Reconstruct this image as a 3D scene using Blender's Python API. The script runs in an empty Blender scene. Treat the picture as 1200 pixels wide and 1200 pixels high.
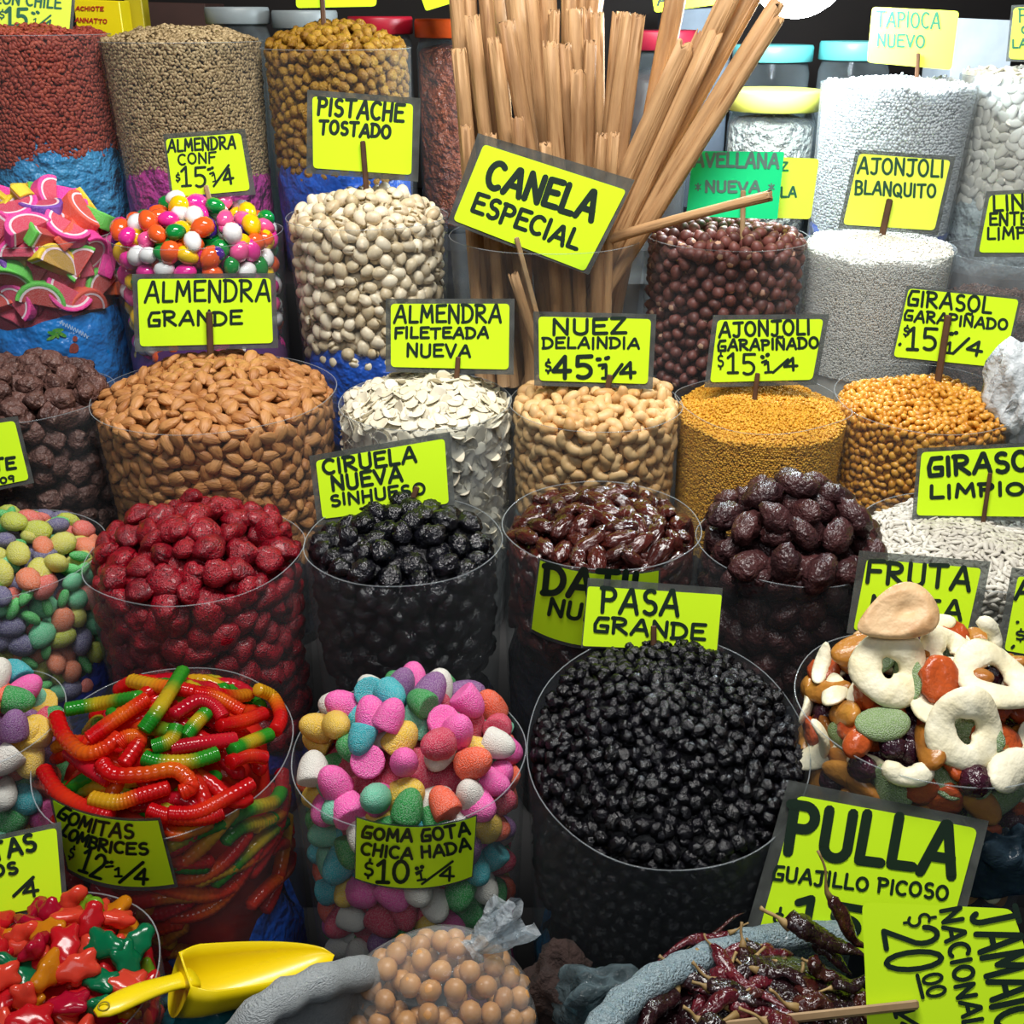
import bpy, bmesh, math, random
import numpy as np
from mathutils import Vector, Matrix, Quaternion
# ------------------------------------------------------------------ camera, world, lights, exposure
SC = bpy.context.scene
COL = SC.collection
TH = math.radians(26.0)
CT, ST = math.cos(TH), math.sin(TH)
CAM = Vector((0, 0, 1.6))
cd = bpy.data.cameras.new('camera'); cd.sensor_width = 36; cd.lens = 36; cd.clip_start = .02
cam = bpy.data.objects.new('camera', cd); COL.objects.link(cam)
cam.location = CAM; cam.rotation_euler = (math.radians(64), 0, 0)
SC.camera = cam
w = bpy.data.worlds.new('hall'); SC.world = w; w.use_nodes = True
w.node_tree.nodes['Background'].inputs[0].default_value = (.75, .85, 1, 1)
w.node_tree.nodes['Background'].inputs[1].default_value = .07

def area(name, loc, target, sx, sy, energy, color):
    l = bpy.data.lights.new(name, 'AREA'); l.shape = 'RECTANGLE'; l.size = sx; l.size_y = sy
    l.energy = energy; l.color = color
    o = bpy.data.objects.new(name, l); COL.objects.link(o); o.location = loc
    o.rotation_euler = (Vector(target) - Vector(loc)).to_track_quat('-Z', 'Y').to_euler()
    return o
area('stall_light', (.15, 1.0, 2.9), (.1, 1.75, 1.1), 1.3, .5, 52, (1, .97, .93))
area('aisle_light', (-.3, -.9, 3.0), (0, 1.6, .9), 2.0, .8, 13, (.93, .97, 1))
vs = SC.view_settings
vs.view_transform = 'Standard'; vs.look = 'None'; vs.gamma = 1; vs.use_curve_mapping = False
vs.exposure = .35
cy = SC.cycles
cy.max_bounces = 7; cy.diffuse_bounces = 3; cy.glossy_bounces = 3; cy.transmission_bounces = 4; cy.transparent_max_bounces = 20
cy.caustics_reflective = False; cy.caustics_refractive = False; cy.sample_clamp_indirect = 4

# ------------------------------------------------------------------ helpers
rnd = random.Random(7)
def ray(px, py):
    u = (px - 600) / 1200; v = (py - 600) / 1200
    return Vector((u, CT - v * ST, -ST - v * CT))
def pixY(px, py, Y):
    r = ray(px, py); return CAM + r * (Y / r.y)
def proj(p):
    d = Vector(p) - CAM
    z = d.y * CT - d.z * ST
    v = -(d.y * ST + d.z * CT) / z
    return 600 + 1200 * d.x / z, 600 + 1200 * v, z
def onplane(px, py, P, n):
    r = ray(px, py); return CAM + r * ((P - CAM).dot(n) / r.dot(n))

def S2L(c):
    if isinstance(c, str):
        c = [int(c[i:i + 2], 16) / 255 for i in (0, 2, 4)]
    return tuple(x / 12.92 if x <= .04045 else ((x + .055) / 1.055) ** 2.4 for x in c) + (1,)

MATS = {}
class N:
    def __init__(s, name):
        s.m = bpy.data.materials.new(name); s.m.use_nodes = True
        s.t = s.m.node_tree; s.t.nodes.clear()
        s.out = s.n('ShaderNodeOutputMaterial')
    def n(s, ty, **k):
        a = s.t.nodes.new(ty)
        for q, v in k.items(): setattr(a, q, v)
        return a
    def l(s, a, b): s.t.links.new(a, b)
    def mathn(s, op, a, b=None):
        x = s.n('ShaderNodeMath', operation=op)
        for i, v in enumerate((a, b)):
            if v is None: continue
            if hasattr(v, 'links'): s.l(v, x.inputs[i])
            else: x.inputs[i].default_value = v
        return x.outputs[0]
    def mix(s, f, a, b):
        x = s.n('ShaderNodeMix', data_type='RGBA')
        for i, v in ((0, f), (6, a), (7, b)):
            if hasattr(v, 'links'): s.l(v, x.inputs[i])
            else: x.inputs[i].default_value = v
        return x.outputs[2]

def M(name, c1, c2=None, thru=0, rough=.5, spec=.5, nz=0, ns=60, bump=0, bs=120, coat=0, tr=0, sugar=0, spots=None, ss=250, st=.62, wr=0, bdist=.004, metal=0, stretch=None):
    """c1..c2 differ from piece to piece and, by nz, with a noise inside each piece; sugar: white crystals; spots: a second colour in specks; tr: light let through"""
    if name in MATS: return MATS[name]
    k = N(name)
    tc = k.n('ShaderNodeTexCoord').outputs['Object']
    if stretch:
        mp = k.n('ShaderNodeMapping'); mp.inputs['Scale'].default_value = stretch; k.l(tc, mp.inputs[0]); tc = mp.outputs[0]
    col = S2L(c1)
    if c2:
        oi = k.n('ShaderNodeObjectInfo'); ge = k.n('ShaderNodeNewGeometry')
        r = k.mathn('FRACT', k.mathn('ADD', oi.outputs['Random'], ge.outputs['Random Per Island']))
        if nz:
            no = k.n('ShaderNodeTexNoise'); no.inputs['Scale'].default_value = ns; no.inputs['Detail'].default_value = 4; k.l(tc, no.inputs['Vector'])
            q = k.mathn('MULTIPLY', k.mathn('SUBTRACT', no.outputs[0], .5), nz * 3)
            r = k.mathn('ADD', k.mathn('MULTIPLY', r, 1 - nz * .5), q)
            cl = k.n('ShaderNodeClamp'); k.l(r, cl.inputs[0]); r = cl.outputs[0]
        col = k.mix(r, S2L(c1), S2L(c2))
    if spots:
        no = k.n('ShaderNodeTexNoise'); no.inputs['Scale'].default_value = ss; no.inputs['Detail'].default_value = 2; k.l(tc, no.inputs['Vector'])
        rp = k.n('ShaderNodeMapRange'); rp.inputs[1].default_value = st; rp.inputs[2].default_value = st + .08; k.l(no.outputs[0], rp.inputs[0])
        col = k.mix(rp.outputs[0], col, S2L(spots))
    bn = None
    if sugar:
        vo = k.n('ShaderNodeTexVoronoi'); vo.inputs['Scale'].default_value = 680; k.l(tc, vo.inputs['Vector'])
        rp = k.n('ShaderNodeMapRange'); rp.inputs[1].default_value = .6; rp.inputs[2].default_value = .15; k.l(vo.outputs[0], rp.inputs[0])
        col = k.mix(k.mathn('MULTIPLY', rp.outputs[0], min(1, sugar * .95)), col, (.95, .95, .95, 1))
        bp = k.n('ShaderNodeBump'); bp.inputs['Strength'].default_value = .7; bp.inputs['Distance'].default_value = .0018; k.l(vo.outputs[0], bp.inputs['Height']); bn = bp.outputs[0]
    if bump:
        no = k.n('ShaderNodeTexNoise'); no.inputs['Scale'].default_value = bs; no.inputs['Detail'].default_value = 3; k.l(tc, no.inputs['Vector'])
        hgt = no.outputs[0]
        if wr: hgt = k.mathn('ABSOLUTE', k.mathn('SUBTRACT', hgt, .5))
        bp = k.n('ShaderNodeBump'); bp.inputs['Strength'].default_value = bump; bp.inputs['Distance'].default_value = bdist * 2.5; k.l(hgt, bp.inputs['Height'])
        if bn: k.l(bn, bp.inputs['Normal'])
        bn = bp.outputs[0]
    p = k.n('ShaderNodeBsdfPrincipled')
    p.inputs['Roughness'].default_value = rough; p.inputs['Specular IOR Level'].default_value = spec
    p.inputs['Coat Weight'].default_value = coat; p.inputs['Coat Roughness'].default_value = .08; p.inputs['Metallic'].default_value = metal
    if hasattr(col, 'links'): k.l(col, p.inputs['Base Color'])
    else: p.inputs['Base Color'].default_value = col
    if bn: k.l(bn, p.inputs['Normal'])
    sh = p.outputs[0]
    if tr:
        t = k.n('ShaderNodeBsdfTranslucent')
        if hasattr(col, 'links'): k.l(col, t.inputs[0])
        else: t.inputs[0].default_value = col
        mx = k.n('ShaderNodeMixShader'); mx.inputs[0].default_value = tr; k.l(sh, mx.inputs[1]); k.l(t.outputs[0], mx.inputs[2]); sh = mx.outputs[0]
    if thru:
        t = k.n('ShaderNodeBsdfTransparent')
        if hasattr(col, 'links'): k.l(col, t.inputs[0])
        else: t.inputs[0].default_value = col
        mx = k.n('ShaderNodeMixShader'); mx.inputs[0].default_value = thru; k.l(sh, mx.inputs[1]); k.l(t.outputs[0], mx.inputs[2]); sh = mx.outputs[0]
    k.l(sh, k.out.inputs[0]); MATS[name] = k.m; return k.m

def CLEAR(name, tint='f4f6f6', haze=.05, edge=.35, rough=.12, bump=0, bs=25, hz='c8ced2'):
    if name in MATS: return MATS[name]
    k = N(name)
    tr = k.n('ShaderNodeBsdfTransparent'); tr.inputs[0].default_value = S2L(tint)
    p = k.n('ShaderNodeBsdfPrincipled'); p.inputs['Base Color'].default_value = S2L(hz); p.inputs['Roughness'].default_value = rough; p.inputs['Specular IOR Level'].default_value = .8
    lw = k.n('ShaderNodeLayerWeight'); lw.inputs[0].default_value = .25
    tc = k.n('ShaderNodeTexCoord').outputs['Object']
    no = k.n('ShaderNodeTexNoise'); no.inputs['Scale'].default_value = bs; no.inputs['Detail'].default_value = 4; no.inputs['Distortion'].default_value = .6; k.l(tc, no.inputs['Vector'])
    f = k.mathn('ADD', k.mathn('MULTIPLY', no.outputs[0], haze * 2), k.mathn('MULTIPLY', lw.outputs['Facing'], edge))
    cl = k.n('ShaderNodeClamp'); k.l(f, cl.inputs[0])
    if bump:
        bp = k.n('ShaderNodeBump'); bp.inputs['Strength'].default_value = bump; bp.inputs['Distance'].default_value = .01; k.l(no.outputs[0], bp.inputs['Height'])
        k.l(bp.outputs[0], p.inputs['Normal'])
    mx = k.n('ShaderNodeMixShader'); k.l(cl.outputs[0], mx.inputs[0]); k.l(tr.outputs[0], mx.inputs[1]); k.l(p.outputs[0], mx.inputs[2])
    k.l(mx.outputs[0], k.out.inputs[0]); MATS[name] = k.m; return k.m

def me_new(name, V, F, mats, mi=None, smooth=True):
    m = bpy.data.meshes.new(name)
    m.from_pydata([tuple(v) for v in V], [], [tuple(f) for f in F])
    for a in (mats if isinstance(mats, (list, tuple)) else [mats]): m.materials.append(a)
    if mi is not None: m.polygons.foreach_set('material_index', np.asarray(mi, dtype=np.int32))
    if smooth: m.polygons.foreach_set('use_smooth', np.ones(len(F), dtype=bool))
    m.update(); return m

def tag(o, label=None, cat=None, group=None, kind=None):
    if label: o['label'] = label
    if cat: o['category'] = cat
    if group: o['group'] = group
    if kind: o['kind'] = kind
    return o
def link(name, data, parent=None, loc=(0, 0, 0)):
    o = bpy.data.objects.new(name, data); COL.objects.link(o); o.location = loc
    if parent: o.parent = parent
    return o
def mk(name, V, F, mats, parent=None, mi=None, smooth=True, origin=None):
    """vertices in world space; the object gets its origin at its base (or at its parent's)"""
    V = np.asarray([tuple(v) for v in V], dtype=float)
    if parent is not None: og = np.array(parent['_o'])
    elif origin is not None: og = np.array(origin, dtype=float)
    else: og = np.array([(V[:, 0].min() + V[:, 0].max()) / 2, (V[:, 1].min() + V[:, 1].max()) / 2, V[:, 2].min()])
    o = link(name, me_new(name, V - og, F, mats, mi, smooth), parent)
    if parent is None: o.location = og
    o['_o'] = [float(x) for x in og]
    return o
def empty(name, loc, label, cat, group=None):
    o = link(name, None, None, loc); o.empty_display_size = .02
    o['_o'] = [float(x) for x in loc]
    return tag(o, label, cat, group)

# ------------------------------------------------------------------ basic shapes (numpy)
_ico = {}
def ico(s):
    if s not in _ico:
        b = bmesh.new(); bmesh.ops.create_icosphere(b, subdivisions=s, radius=1)
        b.verts.ensure_lookup_table()
        _ico[s] = (np.array([v.co[:] for v in b.verts]), [[v.index for v in f.verts] for f in b.faces]); b.free()
    return _ico[s]
def wav(V, f, seed, n=5):
    r = np.random.RandomState(seed); o = np.zeros(len(V))
    for i in range(n):
        k = r.normal(size=3); k *= f * (.6 + .8 * r.rand()) / np.linalg.norm(k)
        o += np.sin(V @ k + r.rand() * 6.28)
    return o / n
def blob(s, a, b, c, seed=0, amp=.1, f=3, ridge=0, rf=6, taper=0, flat=0):
    V, F = ico(s); V = V.copy(); B = V.copy()
    rad = 1 + 2.2 * amp * wav(B, f, seed)
    if ridge: rad += 2.4 * ridge * (.22 - np.abs(wav(B, rf, seed + 50, 3)))
    V = V * rad[:, None]
    if taper: V[:, 1:] *= (1 - taper * V[:, :1])
    return V * np.array([a, b, c]), F
def tube(P, R, n=8, caps=True, flat=1.0, up=(0, 0, 1)):
    """tube along points P with radii R, round ends when R tapers"""
    P = np.asarray(P, dtype=float); m = len(P); V = []; F = []
    T = np.gradient(P, axis=0); T /= np.linalg.norm(T, axis=1)[:, None] + 1e-12
    u = np.array(up, dtype=float)
    if abs(T[0] @ u) > .95: u = np.array([1., 0, 0])
    u = u - T[0] * (u @ T[0])
    for i in range(m):
        u = u - T[i] * (u @ T[i]); u /= np.linalg.norm(u) + 1e-12
        s = np.cross(T[i], u)
        for j in range(n):
            a = 6.28318 * j / n
            V.append(P[i] + R[i] * (math.cos(a) * s + flat * math.sin(a) * u))
    for i in range(m - 1):
        for j in range(n):
            F.append((i * n + j, i * n + (j + 1) % n, (i + 1) * n + (j + 1) % n, (i + 1) * n + j))
    if caps:
        F.append(tuple(range(n - 1, -1, -1))); F.append(tuple((m - 1) * n + j for j in range(n)))
    return np.array(V), F
def lathe(prof, n=32, ctr=(0, 0, 0)):
    V = []; F = []; m = len(prof)
    for r, z in prof:
        for j in range(n):
            a = 6.28318 * j / n; V.append((ctr[0] + r * math.cos(a), ctr[1] + r * math.sin(a), ctr[2] + z))
    for i in range(m - 1):
        for j in range(n):
            F.append((i * n + j, i * n + (j + 1) % n, (i + 1) * n + (j + 1) % n, (i + 1) * n + j))
    F.append(tuple(range(n - 1, -1, -1))); F.append(tuple((m - 1) * n + j for j in range(n)))
    return np.array(V), F
def box(lo, hi):
    x0, y0, z0 = lo; x1, y1, z1 = hi
    V = [(x0, y0, z0), (x1, y0, z0), (x1, y1, z0), (x0, y1, z0), (x0, y0, z1), (x1, y0, z1), (x1, y1, z1), (x0, y1, z1)]
    return np.array(V), [(0, 3, 2, 1), (4, 5, 6, 7), (0, 1, 5, 4), (1, 2, 6, 5), (2, 3, 7, 6), (3, 0, 4, 7)]
def join(parts):
    V = []; F = []; o = 0
    for v, f in parts:
        V.append(v); F += [tuple(i + o for i in q) for q in f]; o += len(v)
    return np.concatenate(V), F
def bevelled(V, F, w, seg=2):
    b = bmesh.new(); vs_ = [b.verts.new(tuple(v)) for v in V]
    for f in F: b.faces.new([vs_[i] for i in f])
    b.normal_update()
    bmesh.ops.bevel(b, geom=[e for e in b.edges if len(e.link_faces) == 2 and e.calc_face_angle(0) > .5], offset=w, segments=seg, affect='EDGES', profile=.6)
    b.verts.ensure_lookup_table(); b.verts.index_update()
    r = np.array([v.co[:] for v in b.verts]), [[v.index for v in f.verts] for f in b.faces]
    b.free(); return r
# ------------------------------------------------------------------ sacks and the heaps in them
SLEEVE = CLEAR('clear_film', haze=.022, edge=.22, rough=.13, bump=.25, bs=18)
MILKY = CLEAR('cloudy_film', tint='e6eaec', haze=.16, edge=.45, rough=.2, bump=.5, bs=22)
RIM = CLEAR('film_edge', tint='f0f4f6', haze=.16, edge=.4, rough=.1, hz='cfd6da')

class Sack:
    def __init__(s, cx, cy, w, Y, label, H=None, dip=0, lev=-.012, dome=.04, slope=0, p=2, liner=None, ltop=.2, lamp=.02, taper=.08, film=None, bumpy=.006, seed=0, wob=.0):
        s.C = pixY(cx, cy, Y); depth = Y / ray(cx, cy).y
        s.R = w * depth / 2400; s.Rc = s.R - .007
        if H is None: H = s.C.z - [z for y, z in ((1.1, .34), (1.4, .46), (1.75, .57), (2.1, .795), (9, 1.075)) if Y < y][0] - .001
        s.H = H; s.dip = dip; s.lev = lev; s.dome = dome; s.slope = slope; s.p = p; s.taper = taper; s.bumpy = bumpy; s.seed = seed; s.wob = wob
        s.ac = math.atan2(-s.C.y, -s.C.x); s.d = (math.cos(s.ac), math.sin(s.ac))
        base = s.C - Vector((0, 0, H)); s.base = base
        s.root = empty('produce_sack', base, label, 'sack', 'open sacks with clear sleeves on the stall')
        n, m = 72, 12; V = []; F = []
        for i in range(m):
            t = i / (m - 1)
            for j in range(n):
                a = 6.28318 * j / n
                z = -H * (1 - t) + s.rimz(a) * t
                r = s.rad(z) * (1 + .008 * math.sin(3 * a + seed) + .005 * math.sin(7 * a + seed * 2 + 3 * t))
                V.append((s.C.x + r * math.cos(a), s.C.y + r * math.sin(a), s.C.z + z))
        for i in range(m - 1):
            for j in range(n):
                F.append((i * n + j, i * n + (j + 1) % n, (i + 1) * n + (j + 1) % n, (i + 1) * n + j))
        mk('clear_sleeve', V, F, film or SLEEVE, s.root)
        top = np.array(V[-n:] + [V[-n]]); v, f = tube(top, [.0008] * (n + 1), 5, caps=False)
        mk('sleeve_rim', v, f, RIM, s.root)
        if liner:
            V = []; F = []; m = 8
            for i in range(m):
                t = i / (m - 1)
                for j in range(n):
                    a = 6.28318 * j / n
                    zt = -ltop + lamp * (math.sin(2 * (a - s.ac) + seed) + .6 * math.sin(5 * a + seed * 3) + .4 * abs(math.sin(9 * a + seed)))
                    z = -H * (1 - t) + zt * t
                    r = s.rad(z) - .0035 + .002 * math.sin(11 * a + 9 * t + seed) - (.012 if i == m - 1 else 0)
                    V.append((s.C.x + r * math.cos(a), s.C.y + r * math.sin(a), s.C.z + z))
            for i in range(m - 1):
                for j in range(n):
                    F.append((i * n + j, i * n + (j + 1) % n, (i + 1) * n + (j + 1) % n, (i + 1) * n + j))
            F.append(tuple(range(n - 1, -1, -1)))
            mk('inner_bag', V, F, liner, s.root)
    def rimz(s, a): return -s.dip * math.cos(a - s.ac) + s.wob * math.sin(3 * a + s.seed)
    def rad(s, z): return s.R * (1 + s.taper * min(z, .02) / s.H)
    def h(s, x, y):
        r = min(1.05, math.hypot(x, y) / s.Rc)
        return s.lev + s.dome * (1 - r ** s.p) - s.slope * (x * s.d[0] + y * s.d[1]) / s.R + s.bumpy * math.sin(x * 38 + s.seed) * math.sin(y * 41 + s.seed * 2)
    def nrm(s, x, y):
        e = .006
        return Vector((s.h(x - e, y) - s.h(x + e, y), s.h(x, y - e) - s.h(x, y + e), 2 * e)).normalized()
    def surf(s, x, y, off=0): return s.C + Vector((x, y, s.h(x, y) + off))
    def core(s, off, inset, zb=None):
        n, m = 48, 10; V = []; F = []; R = s.Rc - inset
        for i in range(1, m + 1):
            for j in range(n):
                a = 6.28318 * j / n; r = R * i / m
                x, y = r * math.cos(a), r * math.sin(a); V.append((s.C.x + x, s.C.y + y, s.C.z + s.h(x, y) - off))
        for zz in (.25, .5, .75, 1):
            for j in range(n):
                a = 6.28318 * j / n; zt = s.h(R * math.cos(a), R * math.sin(a)) - off; z = zt + (-s.H + .01 - zt) * zz; r = s.rad(z) - .007 - inset
                V.append((s.C.x + r * math.cos(a), s.C.y + r * math.sin(a), s.C.z + z))
        for i in range(m + 3):
            for j in range(n):
                F.append((i * n + j, i * n + (j + 1) % n, (i + 1) * n + (j + 1) % n, (i + 1) * n + j))
        V.append((s.C.x, s.C.y, s.C.z + s.h(0, 0) - off)); c = len(V) - 1
        F = [f[::-1] for f in F] + [(c, j, (j + 1) % n) for j in range(n)] + [tuple((m + 3) * n + j for j in range(n))]
        return np.array(V), F

def qz(nv, spin, tilt, tdir):
    q = Vector((0, 0, 1)).rotation_difference(nv)
    t = Quaternion((math.cos(tdir), math.sin(tdir), 0), tilt)
    return q @ t @ Quaternion((0, 0, 1), spin)

class Kind:
    def __init__(s, name, meshes, top, wall, cat, group, child=None, wt=1):
        s.name = name; s.meshes = meshes; s.top = top; s.wall = wall; s.cat = cat; s.group = group; s.child = child; s.wt = wt

def darts(test, lo, hi, d, tries, rng):
    P = np.zeros((0, 2)); out = []
    C = lo + (hi - lo) * rng.rand(tries, 2)
    arr = np.empty((tries, 2)); n = 0
    for c in C:
        if not test(c[0], c[1]): continue
        if n and (((arr[:n] - c) ** 2).sum(1) < d * d).any(): continue
        arr[n] = c; n += 1
    return arr[:n]

def inview(p, mg=25):
    x, y, z = proj(p); return -mg < x < 1200 + mg and -mg < y < 1200 + mg

COUNT = {}
def put(kind, loc, q, sc, r, wall, labels=None):
    i = r.randrange(len(kind.meshes))
    o = bpy.data.objects.new(kind.name, kind.meshes[i]); COL.objects.link(o)
    o.location = loc; o.rotation_euler = q.to_euler(); o.scale = (sc, sc, sc)
    tag(o, kind.wall if wall else kind.top, kind.cat, kind.group)
    if kind.child:
        c = bpy.data.objects.new(kind.child[0], kind.child[1][i]); COL.objects.link(c); c.parent = o
    COUNT[kind.name] = COUNT.get(kind.name, 0) + 1
    return o

def pile(S, kinds, d, thick, stuff=None, edge=.4, tilt=.35, vis=.2, cap=300, layers=((0, 1),), wall=True, wtilt=.25, seed=1, core_mat=None, core_off=None, size=.02, tries=9000, jit=.12, lift=.0, arc=105, wd=None, core_inset=None, avoid=None):
    """pieces on the heap's surface and against the clear wall; past CAP the rest and the filling below become one stuff object"""
    rng = np.random.RandomState(seed); r = random.Random(seed); items = []
    wts = [k.wt for k in kinds]
    R = S.Rc - edge * size
    ntop = 0
    for li, (off, f) in enumerate(layers):
        pts = darts(lambda x, y: x * x + y * y < R * R, np.array([-R, -R]), np.array([R, R]), d * f, tries, rng)
        for x, y in pts:
            if avoid and avoid(x, y): continue
            p = S.surf(x, y, off + lift + r.gauss(0, .12) * thick)
            if not inview(p): continue
            q = qz(S.nrm(x, y), r.uniform(0, 6.28), r.gauss(0, tilt), r.uniform(0, 6.28))
            items.append((li * 1.5, -proj(p)[1], p, q, False))
    if wall:
        wd = wd or d
        L = S.R * math.radians(arc)
        def ok(u, z):
            a = S.ac + u / S.R; return z < S.h(S.Rc * math.cos(a), S.Rc * math.sin(a)) - .1 * size
        for wl in (0, 1):
            pts = darts(ok, np.array([-L, -vis]), np.array([L, S.lev + S.slope + .01]), wd, tries, rng)
            for u, z in pts:
                a = S.ac + u / S.R; rr = S.rad(z) - .004 - thick * (.62 + .7 * wl)
                p = S.C + Vector((rr * math.cos(a), rr * math.sin(a), z))
                if not inview(p): continue
                q = qz(Vector((math.cos(a), math.sin(a), 0)), r.uniform(0, 6.28), r.gauss(0, wtilt), r.uniform(0, 6.28))
                items.append((1 + 2 * wl, -z, p, q, True))
    items.sort(key=lambda t: (t[0], t[1]))
    rest = []
    for k, (pr, _, p, q, wl) in enumerate(items):
        kd = r.choices(kinds, wts)[0]; sc = 1 + r.uniform(-jit, jit)
        if k < cap and (pr < 3 or not stuff): put(kd, p, q, sc, r, wl)
        else: rest.append((kd, p, q, sc))
    if stuff:
        nm, label, cat = stuff
        cm = core_mat or kinds[0].meshes[0].materials[0]
        V, F = S.core(core_off if core_off is not None else thick * 1.2, core_inset if core_inset is not None else thick * 1.5); mats = [cm]; mi = [0] * len(F); Vs = [V]; F = list(F); o = len(V)
        cache = {}
        for kd, p, q, sc in rest:
            m = r.choice(kd.meshes)
            if m.name not in cache:
                a = np.empty(len(m.vertices) * 3); m.vertices.foreach_get('co', a)
                ix = []
                for mt in m.materials:
                    if mt not in mats: mats.append(mt)
                    ix.append(mats.index(mt))
                cache[m.name] = (a.reshape(-1, 3), [tuple(pl.vertices) for pl in m.polygons], [ix[pl.material_index] for pl in m.polygons])
            v, f, g = cache[m.name]
            v = v * sc @ np.array(q.to_matrix()).T + np.array(p)
            Vs.append(v); F += [tuple(i + o for i in t) for t in f]; mi += g; o += len(v)
        ob = mk(nm, np.concatenate(Vs), F, mats, mi=mi, origin=S.base)
        tag(ob, label, cat, kind='stuff')
    return len(items)

def grains(S, nm, label, cat, mat, n, a, b, c, nw, vis, seed=1, core_mat=None, sub=1, tilt=.4, arc=100, jitter=.3):
    """a fill of grain too fine to count: one object"""
    rng = np.random.RandomState(seed)
    gv, gf = ico(sub); gv = gv * np.array([a, b, c]); gf = np.array(gf)
    P = []; NV = []
    for i in range(n):
        rr = (S.Rc - .3 * a) * math.sqrt((i + .5) / n); th = i * 2.399963 + jitter * rng.randn() * .5
        x, y = rr * math.cos(th), rr * math.sin(th)
        x += rng.randn() * a * .3; y += rng.randn() * a * .3
        p = S.surf(x, y, rng.randn() * c * .5)
        if inview(p, 5): P.append(p); NV.append(S.nrm(x, y))
    sx = 1.9 * a * .5 + 1.9 * b * .5; sx *= nw; L = S.R * math.radians(arc); ny_ = int((vis + .05) / (sx * .866))
    for j in range(ny_):
        for i in range(int(2 * L / sx)):
            u = -L + (i + .5 * (j % 2)) * sx + rng.randn() * sx * .16; z = -vis + j * sx * .866 + rng.randn() * sx * .16
            aa = S.ac + u / S.R
            if z > S.h(S.Rc * math.cos(aa), S.Rc * math.sin(aa)): continue
            rr = S.rad(z) - .006 - c
            p = S.C + Vector((rr * math.cos(aa), rr * math.sin(aa), z))
            if inview(p, 5): P.append(p); NV.append(Vector((math.cos(aa), math.sin(aa), 0)))
    V, F = S.core(c * .5, .004 + c); Vs = [V]; F = list(F); o = len(V)
    for p, nv in zip(P, NV):
        q = qz(nv, rng.rand() * 6.28, rng.randn() * tilt, rng.rand() * 6.28)
        Vs.append(gv @ np.array(q.to_matrix()).T * (1 + .15 * rng.randn()) + np.array(p)); F += (gf + o).tolist(); o += len(gv)
    ob = mk(nm, np.concatenate(Vs), F, [core_mat or mat, mat], mi=[0] * (len(F) - len(P) * len(gf)) + [1] * (len(P) * len(gf)), origin=S.base)
    return tag(ob, label, cat, kind='stuff')
# ------------------------------------------------------------------ stall structure
BLK = M('dark_paint', '0c0d10', rough=.7); WOOD = M('dark_wood', '2a1d15', '1b120d', rough=.7, nz=.8, ns=12)
o = mk('floor', *box((-3, -1.5, -.05), (3, 3.6, 0)), M('concrete', '2c2b2a', '1e1e1e', nz=.9, ns=3, rough=.8)); tag(o, kind='structure')
o = mk('wall_back', *box((-3, 3.4, 0), (3, 3.5, 3.6)), M('back_wall', '1c1512', '120d0b', nz=.8, ns=4, rough=.8)); tag(o, kind='structure')
for (y0, y1, z, lb) in ((.52, 1.17, .34, 'lowest black display step under the front sacks'), (1.175, 1.5, .46, 'second black display step under strawberry and date sacks'),
                        (1.505, 1.884, .57, 'third black display step under almond and cashew sacks'), (1.886, 2.19, .795, 'fourth black display step under pistachio and cinnamon sacks'),
                        (2.195, 2.54, 1.075, 'fifth black display step under the tallest back sacks'), (2.545, 3.38, 1.1, 'rearmost black display step carrying the jars')):
    tag(mk('display_step', *box((-1.6, y0, 0), (1.6, y1, z)), BLK), lb, 'step')

# ------------------------------------------------------------------ the sacks
BLUE = M('blue_bag', '1559c8', '0d3f9e', rough=.35, nz=.9, ns=14, bump=.6, bs=22, bdist=.02)
NAVY = M('navy_bag', '12277a', '0a1650', rough=.35, nz=.9, ns=14, bump=.6, bs=22, bdist=.02)
SKY = M('sky_blue_bag', '4aa6dc', '2a86c6', rough=.4, nz=.9, ns=16, bump=.8, bs=26, bdist=.02, spots='2f8a4c', ss=7, st=.66)
PINK = M('magenta_bag', 'b43a98', 'd0469c', rough=.35, nz=.9, ns=14, bump=.7, bs=30, bdist=.02)
TEAL = M('teal_bag', '1f7f95', '2a9ca6', rough=.35, nz=.9, ns=16, bump=.7, bs=26, bdist=.02)
SEA = M('sea_green_bag', '155a86', '1f8a78', rough=.4, nz=1, ns=9, bump=.5, bs=26, bdist=.02)
FROST = M('frosted_bag', 'b9c6c6', '86a8b0', rough=.4, nz=1, ns=10, bump=.7, bs=26, bdist=.02)
SHADE = M('shade_liner', '10131f', '0a0c14', rough=.35, nz=.9, ns=14, bump=.6, bs=22, bdist=.02)  # near-black liner colour stands in for the shade between the sacks
PRINT = M('printed_bag', '1a7fd0', '1468bc', rough=.3, nz=.9, ns=14, bump=.5, bs=22, bdist=.02)
R1, R2, R3, R4, R5 = 1.0, 1.33, 1.68, 2.035, 2.365
def sk(*a, what='', **k): return Sack(*a, 'clear plastic sleeved sack ' + what, **k)
worm_S = sk(193, 874, 293, R1, what='of gummy worms with a price card in its sleeve', dome=.075, lev=-.02, liner=BLUE, ltop=.27, lamp=.05, seed=1, dip=.01)
drop_S = sk(479, 876, 272, R1, what='of big pastel gumdrops beside the raisins', dome=.075, lev=-.01, liner=M('pink_film', 'b2427e', 'a33a66', nz=.8, ns=9, rough=.4), ltop=.33, lamp=.02, seed=2)
raisin_S = sk(780, 868, 326, R1, what='brimming with black raisins', dome=.045, lev=-.005, slope=.045, dip=.045, liner=SEA, ltop=.325, lamp=.03, seed=3)
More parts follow.
